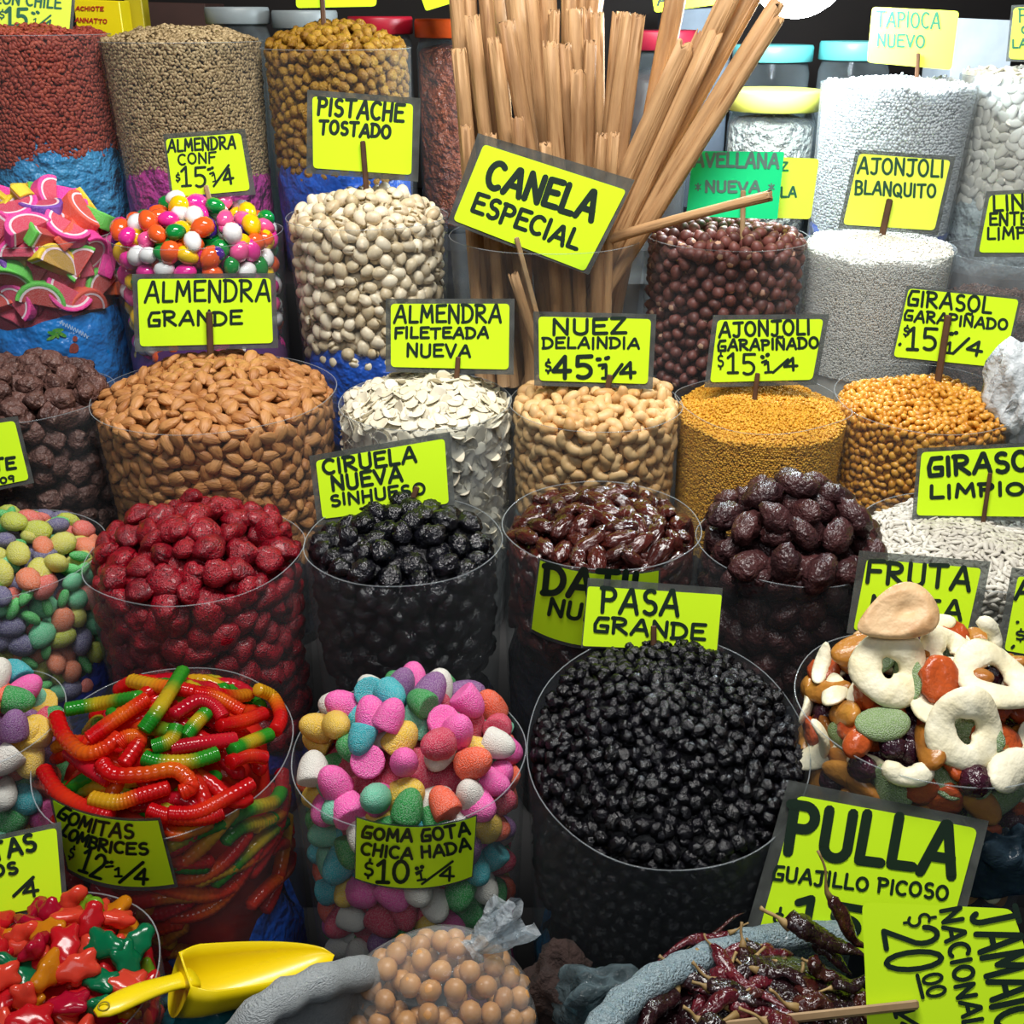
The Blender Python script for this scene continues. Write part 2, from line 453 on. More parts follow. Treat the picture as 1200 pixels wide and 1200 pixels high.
fruit_S = sk(1086, 822, 300, R1, what='of mixed dried fruit behind the PULLA card', dome=.075, lev=-.012, slope=.01, liner=M('ink_bag', '0e1c2a', '182c3c', nz=.9, ns=12, rough=.35), ltop=.2, lamp=.015, seed=4)
drop2_S = sk(-31, 842, 202, R1, what='of small pastel gumdrops at the corner by the worms', dome=.05, lev=-.01, seed=5)
bear_S = sk(45, 1150, 272, .70, what='of gummy bears beside the yellow scoop', dome=.05, lev=-.012, seed=6)
bean_S = sk(0, 648, 232, R2, what='of sugared bean-shaped gummies next to the strawberries', dome=.055, lev=-.01, liner=NAVY, ltop=.2, lamp=.02, seed=7)
berry_S = sk(229, 645, 250, R2, what='heaped with dark red candied strawberries', dome=.065, lev=-.015, liner=NAVY, ltop=.33, seed=8, wob=.003)
prune_S = sk(473, 630, 230, R2, what='of black prunes', dome=.045, lev=-.022, liner=NAVY, ltop=.27, lamp=.01, seed=9)
date_S = sk(705, 612, 231, R2, what='of narrow glossy dates', dome=.03, lev=-.015, liner=SHADE, ltop=.2, lamp=.012, seed=10)
bigdate_S = sk(926, 634, 216, R2, what='of fat dark dates', dome=.085, lev=-.005, liner=SHADE, ltop=.2, lamp=.012, seed=11)
sunf_S = sk(1140, 630, 252, R2, what='of plain grey sunflower seeds', dome=.03, lev=-.012, seed=12)
choc_S = sk(30, 462, 196, R3, what='of brown chocolate lumps', dome=.055, lev=-.005, liner=SHADE, ltop=.25, lamp=.012, seed=13)
alm_S = sk(252, 458, 279, R3 + .005, what='heaped with whole brown almonds', dome=.062, lev=-.012, liner=SHADE, ltop=.27, lamp=.012, seed=14)
flake_S = sk(498, 468, 201, R3, what='of pale almond flakes', dome=.05, lev=-.01, liner=SHADE, ltop=.25, lamp=.012, seed=15, film=MILKY)
cash_S = sk(698, 470, 201, R3, what='of pale cashew nuts', dome=.03, lev=.0, liner=FROST, ltop=.2, seed=16)
ses_S = sk(894, 470, 202, R3, what='of golden sesame grain', dome=.03, lev=-.02, slope=.008, liner=SHADE, ltop=.25, lamp=.012, seed=17, wob=.006)
gara_S = sk(1084, 465, 202, R3, what='of caramel coated sunflower seeds', dome=.045, lev=-.02, slope=-.004, dip=.012, liner=SHADE, ltop=.25, lamp=.012, seed=18)
slice_S = sk(38, 272, 186, R4, what='of sugared jelly fruit slices', dome=.075, lev=-.005, liner=PRINT, ltop=.148, lamp=.008, seed=19)
egg_S = sk(229, 272, 199, R4, what='of coloured candy almonds', dome=.062, lev=-.005, liner=M('violet_bag', '5a2f78', '7a3a72', nz=.9, ns=12, rough=.4), ltop=.2, seed=20)
pist_S = sk(430, 252, 188, R4, what='heaped with pale pistachios', dome=.045, lev=-.005, liner=BLUE, ltop=.25, lamp=.015, seed=21)
cin_S = sk(641, 274, 228, R4 - .02, what='standing full of cinnamon sticks', dome=0, lev=-.3, seed=22, taper=.12)
haz_S = sk(852, 275, 190, R4, what='of reddish hazelnuts', dome=.025, lev=-.008, seed=23)
wses_S = sk(1030, 287, 173, R4, what='of white sesame in a wrinkled cloudy sleeve', dome=.02, lev=-.004, slope=.006, film=MILKY, seed=24)
lin_S = sk(1204, 296, 180, R4, what='of dark linseed behind the LIN ENTE LIMP card', dome=.0, lev=-.1, seed=25, film=MILKY)
chile_S = sk(38, 40, 172, R5, what='of chile coated red seeds', dome=.02, lev=-.004, liner=SKY, ltop=.215, lamp=.02, seed=26)
seed_S = sk(213, 48, 186, R5, what='of small brown seeds', dome=.025, lev=.0, liner=PINK, ltop=.23, lamp=.012, seed=27)
gold_S = sk(394, 56, 174, R5, what='of golden raisins', dome=.05, lev=-.005, liner=BLUE, ltop=.23, lamp=.015, seed=28)
tap_S = sk(1054, 97, 178, R5, what='of white tapioca pearls', dome=.012, lev=-.006, liner=BLUE, ltop=.3, lamp=.01, film=MILKY, seed=29)
pump_S = sk(1218, 88, 172, R5, what='of white pumpkin seeds', dome=.012, lev=.0, liner=FROST, ltop=.24, lamp=.012, film=MILKY, seed=30)
BINS = dict(worm=worm_S, drop=drop_S, date=date_S)

# ------------------------------------------------------------------ the goods
def var(name, fn, mats, n=4, mi=None):
    out = []
    for i in range(n):
        V, F = fn(i); out.append(me_new(name, V, F, mats, mi(V, F) if mi else None))
    return out
# almonds
AL = M('almond_skin', 'c98f56', '9c6030', rough=.48, nz=.5, ns=220, bump=.5, bs=260, bdist=.002, stretch=(.25, 1.4, 1))
def almond(i): return blob(2, .0182, .0108, .0066, i, .06, 2, taper=.32)
pile(alm_S, [Kind('almond', var('almond', almond, AL, 5), 'brown skinned almond on the heap under the ALMENDRA GRANDE card', 'almond pressed to the clear wall of the whole almond sack', 'almond', 'almonds in the whole almond sack')],
     .0192, .0135, ('almond_fill', 'lower almonds filling the ALMENDRA GRANDE sack', 'almonds'), size=.03, vis=.3, tilt=.4, layers=((0, 1), (-.007, 1)), seed=2, tries=12000, wd=.0205)
# pistachios: pale shells with a dark gape
PS = M('pistachio_shell', 'efe2c8', 'c6b088', rough=.4, nz=.3, ns=160); PK = M('pistachio_kernel', '8a7442', '6d5a38', rough=.6)
def pist(i):
    V, F = blob(3, .0165, .0122, .0112, i, .05, 2, taper=.14)
    g = (np.abs(V[:, 2]) < .0008 + .10 * (V[:, 0] + .006)) & (V[:, 0] > -.005); V[g] *= .80; return V, F
def pistmi(V, F): return [1 if all(abs(V[q][2]) < .0012 + .10 * (V[q][0] + .006) for q in f) and sum(V[q][0] for q in f) / 3 > -.006 else 0 for f in F]
pile(pist_S, [Kind('pistachio', var('pistachio', pist, [PS, PK], 4, pistmi), 'pale pistachio in its shell on the heap by the PISTACHE TOSTADO stick', 'pistachio showing through the clear wall below PISTACHE TOSTADO', 'pistachio', 'pistachios in the sack')],
     .0222, .021, ('pistachio_fill', 'lower pistachios filling the PISTACHE TOSTADO sack', 'pistachios'), size=.03, vis=.27, tilt=1.0, wtilt=.7, layers=((0, 1), (-.012, 1.1)), seed=3, cap=260, wd=.0225)
# cashews
CS = M('cashew_skin', 'e3bd86', 'cd9a5c', rough=.5, nz=.4, ns=120)
def cashew(i):
    r = random.Random(i); t = np.linspace(0, 1, 10); an = (t - .5) * (2.5 + .5 * r.random()); rad = .0135
    P = np.stack([rad * np.sin(an), rad * np.cos(an) - rad * .7, 0 * t], 1)
    return tube(P, .0088 * np.array([.3, .78, 1.02, 1.14, 1.15, 1.06, .98, .92, .72, .28]) * (1 + .1 * r.random()), 9, flat=.85)
pile(cash_S, [Kind('cashew', var('cashew', cashew, CS, 4), 'curved pale cashew on the heap by the NUEZ card', 'cashew showing through the clear wall below the NUEZ card', 'cashew', 'cashews in the sack')],
     .0205, .014, ('cashew_fill', 'lower cashews filling the sack by the NUEZ card', 'cashews'), size=.036, vis=.27, tilt=.7, layers=((0, 1), (-.01, 1.05)), seed=4, cap=270)
# almond flakes
FL = M('almond_flake', 'f8f1dc', 'eadfc2', rough=.5, nz=.3, ns=90, tr=.1)
def flake(i):
    V, F = blob(2, .0175, .0118, .0011, i, .12, 2.2, taper=.2); V[:, 2] += (10 + 8 * math.sin(i)) * V[:, 0] ** 2 + 6 * V[:, 1] ** 2 * math.cos(i * 2); return V, F
pile(flake_S, [Kind('almond_flake', var('almond_flake', flake, FL, 5), 'thin cream almond flake on the heap behind CIRUELA NUEVA', 'almond flake showing through the cloudy wall behind CIRUELA NUEVA', 'almond flake', 'almond flakes in the sack')],
     .0165, .006, ('almond_flake_fill', 'lower almond flakes filling the ALMENDRA FILETEADA sack', 'almond flakes'), size=.03, vis=.28, tilt=.45, wtilt=.5, layers=((0, 1), (-.004, 1), (-.008, 1)), seed=5, cap=300)
# hazelnuts
HZ = M('hazelnut_skin', '78453e', '4c2b28', rough=.5, nz=.4, ns=110); HT = M('hazelnut_scar', 'c9a58a', 'b98f78', rough=.6)
def haz(i):
    V, F = blob(2, .0118, .0118, .0125, i, .04, 2); V[:, 2] += np.where(V[:, 2] > .009, (V[:, 2] - .009) * .8, 0); return V, F
pile(haz_S, [Kind('hazelnut', var('hazelnut', haz, [HZ, HT], 3, lambda V, F: [1 if sum(V[q][2] for q in f) / 3 < -.0108 else 0 for f in F]), 'round reddish hazelnut on the heap under the green card', 'hazelnut showing through the wall under the green card', 'hazelnut', 'hazelnuts in the sack')],
     .0218, .021, ('hazelnut_fill', 'lower hazelnuts filling the sack under the green card', 'hazelnuts'), size=.023, vis=.27, tilt=1.6, wtilt=1.6, layers=((0, 1), (-.012, 1.1)), seed=6, cap=300, core_mat=HZ)
# candy-coated almonds
EGG = [('green', '0f8a3a'), ('magenta', 'e8309a'), ('white', 'f4f4f4'), ('violet', '4a1f90'), ('orange', 'f06028'), ('yellow', 'f6c810'), ('pink', 'f05a9a')]
def egg(i): return blob(2, .0225, .0178, .0172, i, .03, 2, taper=.1)
pile(egg_S, [Kind('candied_almond', var('candied_almond', egg, M('candy_' + c, h, rough=.12, coat=.6), 2), f'glossy {c} candied almond on the heap beneath ALMENDRA CONF', f'{c} candied almond behind the sleeve wall beneath ALMENDRA CONF', 'candy', 'candied almonds in the sack') for c, h in EGG],
     .033, .033, ('candied_almond_fill', 'lower candied almonds filling the ALMENDRA CONF sack', 'candies'), size=.045, vis=.24, tilt=.8, layers=((0, 1), (-.02, 1.1)), seed=7)
# jelly fruit slices: flesh with a coloured rind
def half(r0, r1, z0, z1, n=14, a0=0, a1=math.pi):
    V = []; F = []
    for i in range(n + 1):
        a = a0 + (a1 - a0) * i / n
        for r, z in ((r0, z0), (r1, z0), (r1, z1), (r0, z1)): V.append((r * math.cos(a), r * math.sin(a) - .018, z))
    for i in range(n):
        for j in range(4): F.append((i * 4 + j, i * 4 + (j + 1) % 4, i * 4 + 4 + (j + 1) % 4, i * 4 + 4 + j))
    F += [(3, 2, 1, 0), tuple(n * 4 + j for j in range(4))]; return np.array(V), F
def flesh():
    V = []; n = 14
    for z in (-.0135, .0135):
        for i in range(n + 1):
            a = math.pi * i / n; V.append((.032 * math.cos(a), .032 * math.sin(a) - .018, z))
    F = [tuple(range(n, -1, -1)), tuple(range(n + 1, 2 * n + 2))] + [(i, i + 1, n + 2 + i, n + 1 + i) for i in range(n)] + [(n, 0, n + 1, 2 * n + 1)]
    return bevelled(V, F, .002)
PITH = M('candy_pith', 'f6dfe8', rough=.6, sugar=.3)
sl = []
for c, fl, rd in (('pink', 'ef4f6e', 'f53aa0'), ('hot pink', 'e8486a', 'ff2fa8'), ('orange', 'f05a3a', 'ff6a22'), ('yellow', 'd9ae4a', 'f8d818'), ('purple', 'e0466a', '7a3cb8'), ('green', 'd8504a', '63d24a'), ('coral', 'ee5548', 'f4563a')):
    a = half(.0315, .0345, -.0138, .0138); b = half(.0345, .0425, -.0145, .0145); V, F = join([a, b]); V2, F2 = bevelled(*b, .003)
    Vj, Fj = join([half(.0312, .0352, -.0140, .0140), (V2, F2)]); nb = len(F2)
    fm = M('jelly_' + fl, fl, rough=.5, sugar=.25, tr=.2); rm = M('rind_' + rd, rd, rough=.5, sugar=.2)
    sl.append(Kind('jelly_slice', [me_new('jelly_slice', *flesh(), fm, smooth=False)], f'sugared jelly fruit slice with {c} rind on the heap', f'sugared jelly slice with {c} rind against the sleeve', 'candy', 'jelly fruit slices in the sack',
                   child=('rind', [me_new('rind', Vj, Fj, [PITH, rm], [0] * (len(Fj) - nb) + [1] * nb, smooth=False)]), wt=5 if 'pink' in c else 1.5))
pile(slice_S, sl, .044, .026, ('jelly_slice_fill', 'lower jelly slices filling the corner sack', 'candies'), size=.06, vis=.128, tilt=.6, wtilt=.5, layers=((.004, 1), (-.014, .9)), seed=18, edge=.35, core_off=.03, core_inset=.02, wd=.045)
# chocolate lumps
CH = M('chocolate', '6b4a42', '432b27', rough=.5, nz=.8, ns=70, bump=.9, bs=110, spots='94756a', ss=130, st=.62)
def choc(i):
    V, F = ico(3); m = np.abs(V).max(1); V = V / (.45 + .55 * m)[:, None] * (1 + .3 * wav(V, 2.6, i) - .25 * np.abs(wav(V, 5, i + 9)))[:, None]; return V * np.array([.021, .018, .016]), F
pile(choc_S, [Kind('chocolate_lump', var('chocolate_lump', choc, CH, 5), 'dull brown chocolate lump on the heap left of the almonds', 'chocolate lump behind the sleeve beside the almond sack', 'chocolate', 'chocolate lumps in the sack')],
     .034, .03, ('chocolate_fill', 'lower chocolate lumps filling the sack beside the almonds', 'chocolates'), size=.04, vis=.22, tilt=1.2, wtilt=1, layers=((.004, 1), (-.018, 1.05)), seed=9, core_off=.03)
# sugared bean gummies
BN = [('yellow-green', 'c2cc3e', 0), ('mint', '6cd09a', 0), ('orange', 'ee8458', 0), ('grape', '6f6a92', 0), ('lime', '5fd66e', 1), ('pale yellow', 'd6d45a', 0), ('coral', 'ea7062', 0), ('green', '4cc060', 1)]
def bean(i): return blob(2, .0205, .0165, .0125, i, .08, 2)
def slim(i): return blob(2, .0165, .0078, .0075, i, .05, 2)
pile(bean_S, [Kind('sugared_gummy', var('sugared_gummy', slim if s else bean, M('gummy_' + c, h, rough=.55, sugar=.35, tr=.2), 2), f'{c} sugared gummy on the heap beside the strawberries', f'{c} sugared gummy behind the sleeve beside the strawberries', 'candy', 'sugared bean gummies in the sack') for c, h, s in BN],
     .027, .024, ('sugared_gummy_fill', 'lower sugared gummies filling the sack', 'candies'), size=.034, vis=.2, tilt=.6, layers=((0, 1), (-.014, 1)), seed=10, core_off=.026, core_mat=MATS['gummy_grape'])
# candied strawberries
SB = M('candied_strawberry', '9c0a20', '64081a', rough=.33, nz=.8, ns=90, bump=.7, bs=420, bdist=.0016, spots='30040c', ss=420, st=.56, coat=.15)
def berry(i): return blob(3, .0245, .0185, .0145, i, .2, 2.5, ridge=.12, rf=6, taper=.22)
pile(berry_S, [Kind('candied_strawberry', var('candied_strawberry', berry, SB, 6), 'dark red candied strawberry on the heap in front of the almonds', 'candied strawberry seen through the sleeve in front of the almonds', 'strawberry', 'candied strawberries in the sack')],
     .0305, .027, ('candied_strawberry_fill', 'lower candied strawberries filling the sack', 'strawberries'), size=.045, vis=.3, tilt=.7, jit=.2, layers=((.003, 1), (-.014, 1)), seed=11, core_off=.026)
# prunes
PR = M('prune_skin', '0b0c12', '15141c', rough=.16, spec=.7, nz=.4, ns=60, bump=.7, bs=170, wr=1, bdist=.003)
def prune(i): return blob(3, .0195, .0165, .0135, i, .1, 2.4, ridge=.2, rf=9)
pile(prune_S, [Kind('prune', var('prune', prune, PR, 6), 'shiny wrinkled black prune on the heap under CIRUELA NUEVA', 'black prune seen through the sleeve wall under CIRUELA NUEVA', 'prune', 'prunes in the sack')],
     .0285, .025, ('prune_fill', 'lower prunes filling the CIRUELA NUEVA sack', 'prunes'), size=.036, vis=.2, tilt=.7, layers=((.003, 1), (-.013, 1)), seed=12, core_off=.024)
# dates
DT = M('date_skin', '4c1c15', '220f0e', rough=.2, spec=.6, nz=.6, ns=45, bump=.7, bs=130, wr=1, bdist=.003, coat=.3, stretch=(.35, 1, 1))
def date(i): return blob(3, .0268, .0132, .0108, i, .05, 2.2, ridge=.13, rf=8)
pile(date_S, [Kind('date', var('date', date, DT, 6), 'narrow glossy brown date on the heap above the DATIL card', 'date behind the sleeve wall around the DATIL card', 'date', 'narrow dates in the sack')],
     .0245, .021, ('date_fill', 'lower narrow dates filling the DATIL sack', 'dates'), size=.045, vis=.16, tilt=.5, layers=((.003, 1), (-.011, 1)), seed=13, core_off=.02)
BD = M('fat_date_skin', '4a2a2a', '2c1a1e', rough=.33, nz=.7, ns=40, bump=.8, bs=90, wr=1, bdist=.004)
def bigdate(i): return blob(3, .0298, .0205, .0178, i, .06, 2.2, ridge=.15, rf=9)
pile(bigdate_S, [Kind('fat_date', var('fat_date', bigdate, BD, 6), 'fat dark wrinkled date heaped beside the plain sunflower seeds', 'fat date behind the sleeve beside the plain sunflower seeds', 'date', 'fat dates in the sack')],
     .0385, .036, ('fat_date_fill', 'lower fat dates filling their sack', 'dates'), size=.055, vis=.22, tilt=.8, layers=((.006, 1), (-.018, 1)), seed=14, core_off=.036, edge=.1)
# raisins
RA = M('raisin_skin', '08080c', '121118', rough=.24, spec=.5, nz=.4, ns=120, bump=.6, bs=330, wr=1, bdist=.0016)
def raisin(i): return blob(3, .0105, .0085, .0076, i, .12, 2.6, ridge=.24, rf=8)
pile(raisin_S, [Kind('raisin', var('raisin', raisin, RA, 6), 'small wrinkled black raisin on the heap below PASA GRANDE', 'black raisin against the sleeve below PASA GRANDE', 'raisin', 'black raisins in the sack')],
     .0136, .013, ('raisin_fill', 'further black raisins filling the PASA GRANDE sack', 'raisins'), size=.018, vis=.22, tilt=.9, layers=((0, 1), (-.007, 1.1)), seed=15, cap=300, tries=16000, wd=.017)
GR = M('golden_raisin', 'b98a28', '8a5a1e', rough=.35, nz=.6, ns=70, bump=.8, bs=170, wr=1, tr=.15)
def graisin(i): return blob(2, .0135, .011, .0095, i, .12, 2.6, ridge=.2, rf=6)
pile(gold_S, [Kind('golden_raisin', var('golden_raisin', graisin, GR, 5), 'amber golden raisin heaped above PISTACHE TOSTADO', 'golden raisin behind the wall above PISTACHE TOSTADO', 'raisin', 'golden raisins in the sack')],
     .0185, .017, ('golden_raisin_fill', 'lower golden raisins filling the sack', 'raisins'), size=.026, vis=.26, tilt=.9, layers=((0, 1), (-.01, 1.1)), seed=16, cap=300)
# pumpkin seeds
PU = M('pumpkin_seed', 'efeadc', 'd8d2c2', rough=.45)
def pump(i): return blob(2, .0178, .0105, .003, i, .05, 2, taper=.2)
pile(pump_S, [Kind('pumpkin_seed', var('pumpkin_seed', pump, PU, 3), 'flat white pumpkin seed at the top of the corner sack', 'flat white pumpkin seed behind the corner sleeve', 'seed', 'pumpkin seeds in the sack')],
     .0185, .006, ('pumpkin_seed_fill', 'lower pumpkin seeds filling the corner sack', 'seeds'), size=.034, vis=.25, tilt=.4, layers=((0, 1), (-.004, 1)), seed=17)
# sunflower seeds
SF = M('sunflower_husk', 'd2cdc0', 'b3ada2', rough=.6, nz=.4, ns=300, stretch=(.15, 1, 1))
def sunf(i): return blob(2, .0094, .0036, .0024, i, .04, 2, taper=.3)
pile(sunf_S, [Kind('sunflower_seed', var('sunflower_seed', sunf, SF, 3), 'pale grey sunflower seed lying under GIRASOL LIMPIO', 'pale grey sunflower seed against the sleeve under GIRASOL LIMPIO', 'seed', 'sunflower seeds in the sack')],
     .0072, .005, ('sunflower_seed_fill', 'further grey sunflower seeds filling the GIRASOL LIMPIO sack', 'seeds'), size=.018, vis=.12, tilt=.3, layers=((0, 1), (-.003, 1)), seed=19, cap=300, tries=12000, wd=.009)
GA = M('caramel_seed', 'dfa23e', 'bf7a22', rough=.35, nz=.3, ns=200)
def gara(i): return blob(2, .0078, .0056, .0048, i, .12, 2.4)
pile(gara_S, [Kind('caramel_seed', var('caramel_seed', gara, GA, 4), 'caramel coated sunflower seed under GIRASOL GARAPINADO', 'caramel coated seed behind the wall under GIRASOL GARAPINADO', 'seed', 'caramel seeds in the sack')],
     .0092, .008, ('caramel_seed_fill', 'further caramel seeds filling the GIRASOL GARAPINADO sack', 'seeds'), size=.014, vis=.17, tilt=.9, layers=((0, 1), (-.005, 1.1)), seed=20, cap=300, tries=12000, wd=.0115)
# grain too fine to count
grains(ses_S, 'golden_sesame', 'golden sugared sesame grain filling the AJONJOLI GARAPINADO sack', 'sesame', M('golden_sesame', 'e8b23a', 'c98a1e', rough=.5), 5200, .0034, .0024, .0022, .8, .3, 1)
grains(wses_S, 'white_sesame', 'fine white sesame filling the AJONJOLI BLANQUITO sack', 'sesame', M('white_sesame', 'f2efe6', 'dcd8cc', rough=.5), 2500, .0032, .0022, .0018, .85, .24, 2)
grains(tap_S, 'tapioca_pearl', 'small white tapioca pearls filling the TAPIOCA sack', 'tapioca', M('tapioca', 'f4f6f6', 'e2e6e8', rough=.5), 1900, .0036, .0036, .0036, 1.0, .3, 3)
grains(chile_S, 'chile_seed', 'red chile coated seeds filling the corner sack', 'seeds', M('chile_seed', 'b0503a', '8a2f24', rough=.6), 1300, .0078, .0046, .003, .72, .25, 4, core_mat=M('chile_dust', '7a2a20', '8a3024', nz=.8, ns=60))  # core below the grains in a darker red
grains(seed_S, 'brown_seed', 'small brown seeds filling the back sack beside golden raisins', 'seeds', M('brown_seed', 'bfa67c', '8a744e', rough=.55), 1700, .0066, .0036, .0028, .75, .27, 5, core_mat=M('seed_gap_shade', '4a3c28', '5a4a32', nz=.8, ns=60))  # dark core: shade between the seeds put into its colour
grains(lin_S, 'linseed', 'dark brown linseed filling the sack behind GIRASOL GARAPINADO', 'linseed', M('linseed', '6a4638', '4a3028', rough=.35), 1200, .0045, .0026, .0016, .9, .26, 6)
# gumdrops
GD = [('pink', 'fa62b8'), ('white', 'e9e6dc'), ('green', '2c9a48'), ('turquoise', '35b4bf'), ('orange', 'f4623a'), ('yellow', 'ecc440'), ('purple', '8a5592'), ('crimson', 'd23558'), ('mint', '72c8a6')]
def drop(i):
    r = random.Random(i); h = .039 + .004 * r.random()
    prof = [(.001, -.0168), (.012, -.0172), (.0160, -.0172), (.0172, -.0168), (.0186, -.0150), (.0188, -.011), (.0182, -.003), (.0168, .005), (.0138, .0125), (.0095, .0182), (.005, .0212), (.0008, .022)]
    V, F = lathe(prof, 14); V *= (1 + .05 * wav(V / .02, 2, i))[:, None]; return V, F
def dk(where, n): return [Kind('gumdrop', var('gumdrop', drop, M('gumdrop_' + c, h, rough=.5, sugar=.28, tr=.18), 2), f'{c} sugared gumdrop on the {where} heap', f'{c} sugared gumdrop behind the {where} sleeve', 'candy', n, wt=1.5 if c in ('pink', 'white') else 1) for c, h in GD]
pile(drop_S, dk('GOMA GOTA', 'gumdrops in the GOMA GOTA sack'), .0345, .034, ('gumdrop_fill', 'lower gumdrops filling the GOMA GOTA sack', 'candies'), size=.04, vis=.33, tilt=1.1, wtilt=1.1, layers=((.004, 1), (-.025, .95)), seed=21, core_off=.046, core_inset=.03, core_mat=MATS['gumdrop_crimson'])
pile(drop2_S, dk('corner gumdrop', 'gumdrops in the corner sack'), .034, .034, ('gumdrop_fill', 'lower gumdrops filling the corner sack', 'candies'), size=.04, vis=.25, tilt=1.1, wtilt=1.1, layers=((.004, 1), (-.022, 1)), seed=22, core_off=.038, core_mat=MATS['gumdrop_purple'])
# gummy bears: round belly, head, ears and four limbs in one skin
BR = [('red', 'd8202a'), ('coral', 'f0503a'), ('green', '0f8052'), ('lime', '86b82c'), ('amber', 'e0901a'), ('cherry', 'c01438')]
SPH = [((-.003, 0, 0), .0104), ((.0115, 0, .0015), .0078), ((.0165, .0055, .001), .0025), ((.0165, -.0055, .001), .0025), ((.0172, 0, .0045), .0022), ((.004, .0088, .0055), .004), ((.004, -.0088, .0055), .004), ((-.0122, .0078, .0045), .005), ((-.0122, -.0078, .0045), .005)]
def bear(i):
    V, F = ico(3); D = V * np.array([1.35, 1, .9]); D /= np.linalg.norm(D, axis=1)[:, None]; out = np.zeros(len(V)); k = .0021
    for t in np.linspace(.002, .027, 76):
        P = D * t; e = np.zeros(len(V))
        for c, r in SPH: e += np.exp(-(np.linalg.norm(P - np.array(c), axis=1) - r) / k)
        out = np.where(-k * np.log(e + 1e-12) < .0002, t, out)
    return D * out[:, None] * (1 + .05 * wav(V, 3, i))[:, None] * np.array([1.0, 1.0, .92]), F
pile(bear_S, [Kind('gummy_bear', var('gummy_bear', bear, M('bear_' + c, h, rough=.2, coat=.4, tr=.35, thru=.2), 2), f'{c} gummy bear on the heap by the yellow scoop', f'{c} gummy bear behind the sleeve by the yellow scoop', 'candy', 'gummy bears in the sack', wt=2 if c in ('red', 'coral') else .8 if c != 'amber' else .5) for c, h in BR],
     .0215, .02, ('gummy_bear_fill', 'lower gummy bears filling the sack', 'candies'), size=.034, vis=.1, tilt=.8, layers=((.003, 1), (-.012, 1)), seed=23, core_off=.022)
# gummy worms: ribbed bodies banded in two or three colours
def wormmat(name, stops):
    k = N(name); at = k.n('ShaderNodeAttribute', attribute_name='along')
    cr = k.n('ShaderNodeValToRGB'); e = cr.color_ramp.elements
    e[0].position, e[0].color = stops[0][0], S2L(stops[0][1]); e[1].position, e[1].color = stops[-1][0], S2L(stops[-1][1])
    for p, c in stops[1:-1]: q = e.new(p); q.color = S2L(c)
    k.l(at.outputs['Fac'], cr.inputs[0])
    p = k.n('ShaderNodeBsdfPrincipled'); p.inputs['Roughness'].default_value = .15; p.inputs['Coat Weight'].default_value = .25; k.l(cr.outputs[0], p.inputs['Base Color'])
    t = k.n('ShaderNodeBsdfTranslucent'); k.l(cr.outputs[0], t.inputs[0])
    m = k.n('ShaderNodeMixShader'); m.inputs[0].default_value = .4; k.l(p.outputs[0], m.inputs[1]); k.l(t.outputs[0], m.inputs[2])
    t2 = k.n('ShaderNodeBsdfTransparent'); k.l(cr.outputs[0], t2.inputs[0]); m2 = k.n('ShaderNodeMixShader'); m2.inputs[0].default_value = .22; k.l(m.outputs[0], m2.inputs[1]); k.l(t2.outputs[0], m2.inputs[2]); k.l(m2.outputs[0], k.out.inputs[0]); return k.m
WM = [('red and orange', [(.25, 'e0181c'), (.55, 'f4781c'), (.8, 'ec3a1c')]), ('red', [(.2, 'd8141c'), (.5, 'ee4020'), (.8, 'd81a20')]), ('green and yellow', [(.28, '2ca02c'), (.45, 'd8c02c'), (.6, 'd8b828'), (.75, '3aa82e')]), ('yellow and red', [(.3, 'e8b828'), (.5, 'f07a20'), (.65, 'e02020')]), ('crimson', [(.2, 'c8142c'), (.7, 'e02438')]), ('red with amber tip', [(.6, 'e01c1c'), (.8, 'e09020')])]
WMAT = [(c, wormmat('worm_' + c.replace(' ', '_'), s)) for c, s in WM]
def worm(P, ci, label):
    P = np.asarray(P); m = len(P); t = np.linspace(0, 1, m)
    R = .0094 * np.minimum(1, np.sqrt(np.clip(1 - (2 * t - 1) ** 2, 0, 1) * 6 + .02)) * (1 + .035 * np.sin(t * 6.28 * 20))
    V, F = tube(P, R, 9, flat=.9)
    og = P[m // 2]; me = me_new('gummy_worm', V - og, F, WMAT[ci][1])
    a = me.attributes.new('along', 'FLOAT', 'POINT'); a.data.foreach_set('value', np.repeat(t, 9).astype(np.float32))
    o = link('gummy_worm', me, None, og); tag(o, label, 'candy', 'gummy worms in the sack'); return o
rw = random.Random(31)
def wormpath(S, x, y, hd, L, off, cur, arch):
    P = []; m = 84; c = 0
    for i in range(m):
        t = i / (m - 1)
        z = S.h(x, y) if math.hypot(x, y) < S.Rc * 1.02 else S.h(x, y) - .02
        P.append((S.C.x + x, S.C.y + y, S.C.z + z + off + arch * math.sin(3.14 * t) + .005 * math.sin(9 * t + cur * 9)))
        hd += (cur + 1.2 * math.sin(5 * t + cur * 7)) / m
        nx, ny = x + math.cos(hd) * L / m, y + math.sin(hd) * L / m
        if math.hypot(nx, ny) > S.Rc - .014:
            pa = math.atan2(y, x); tg = pa + math.copysign(1.72, math.sin(hd - pa)); hd += max(-.13, min(.13, math.atan2(math.sin(tg - hd), math.cos(tg - hd))))
            nx, ny = x + math.cos(hd) * L / m, y + math.sin(hd) * L / m
        x, y = nx, ny
    return P
wl = [0, 1, 3, 4, 0, 5, 1, 2, 3, 0, 4, 5]
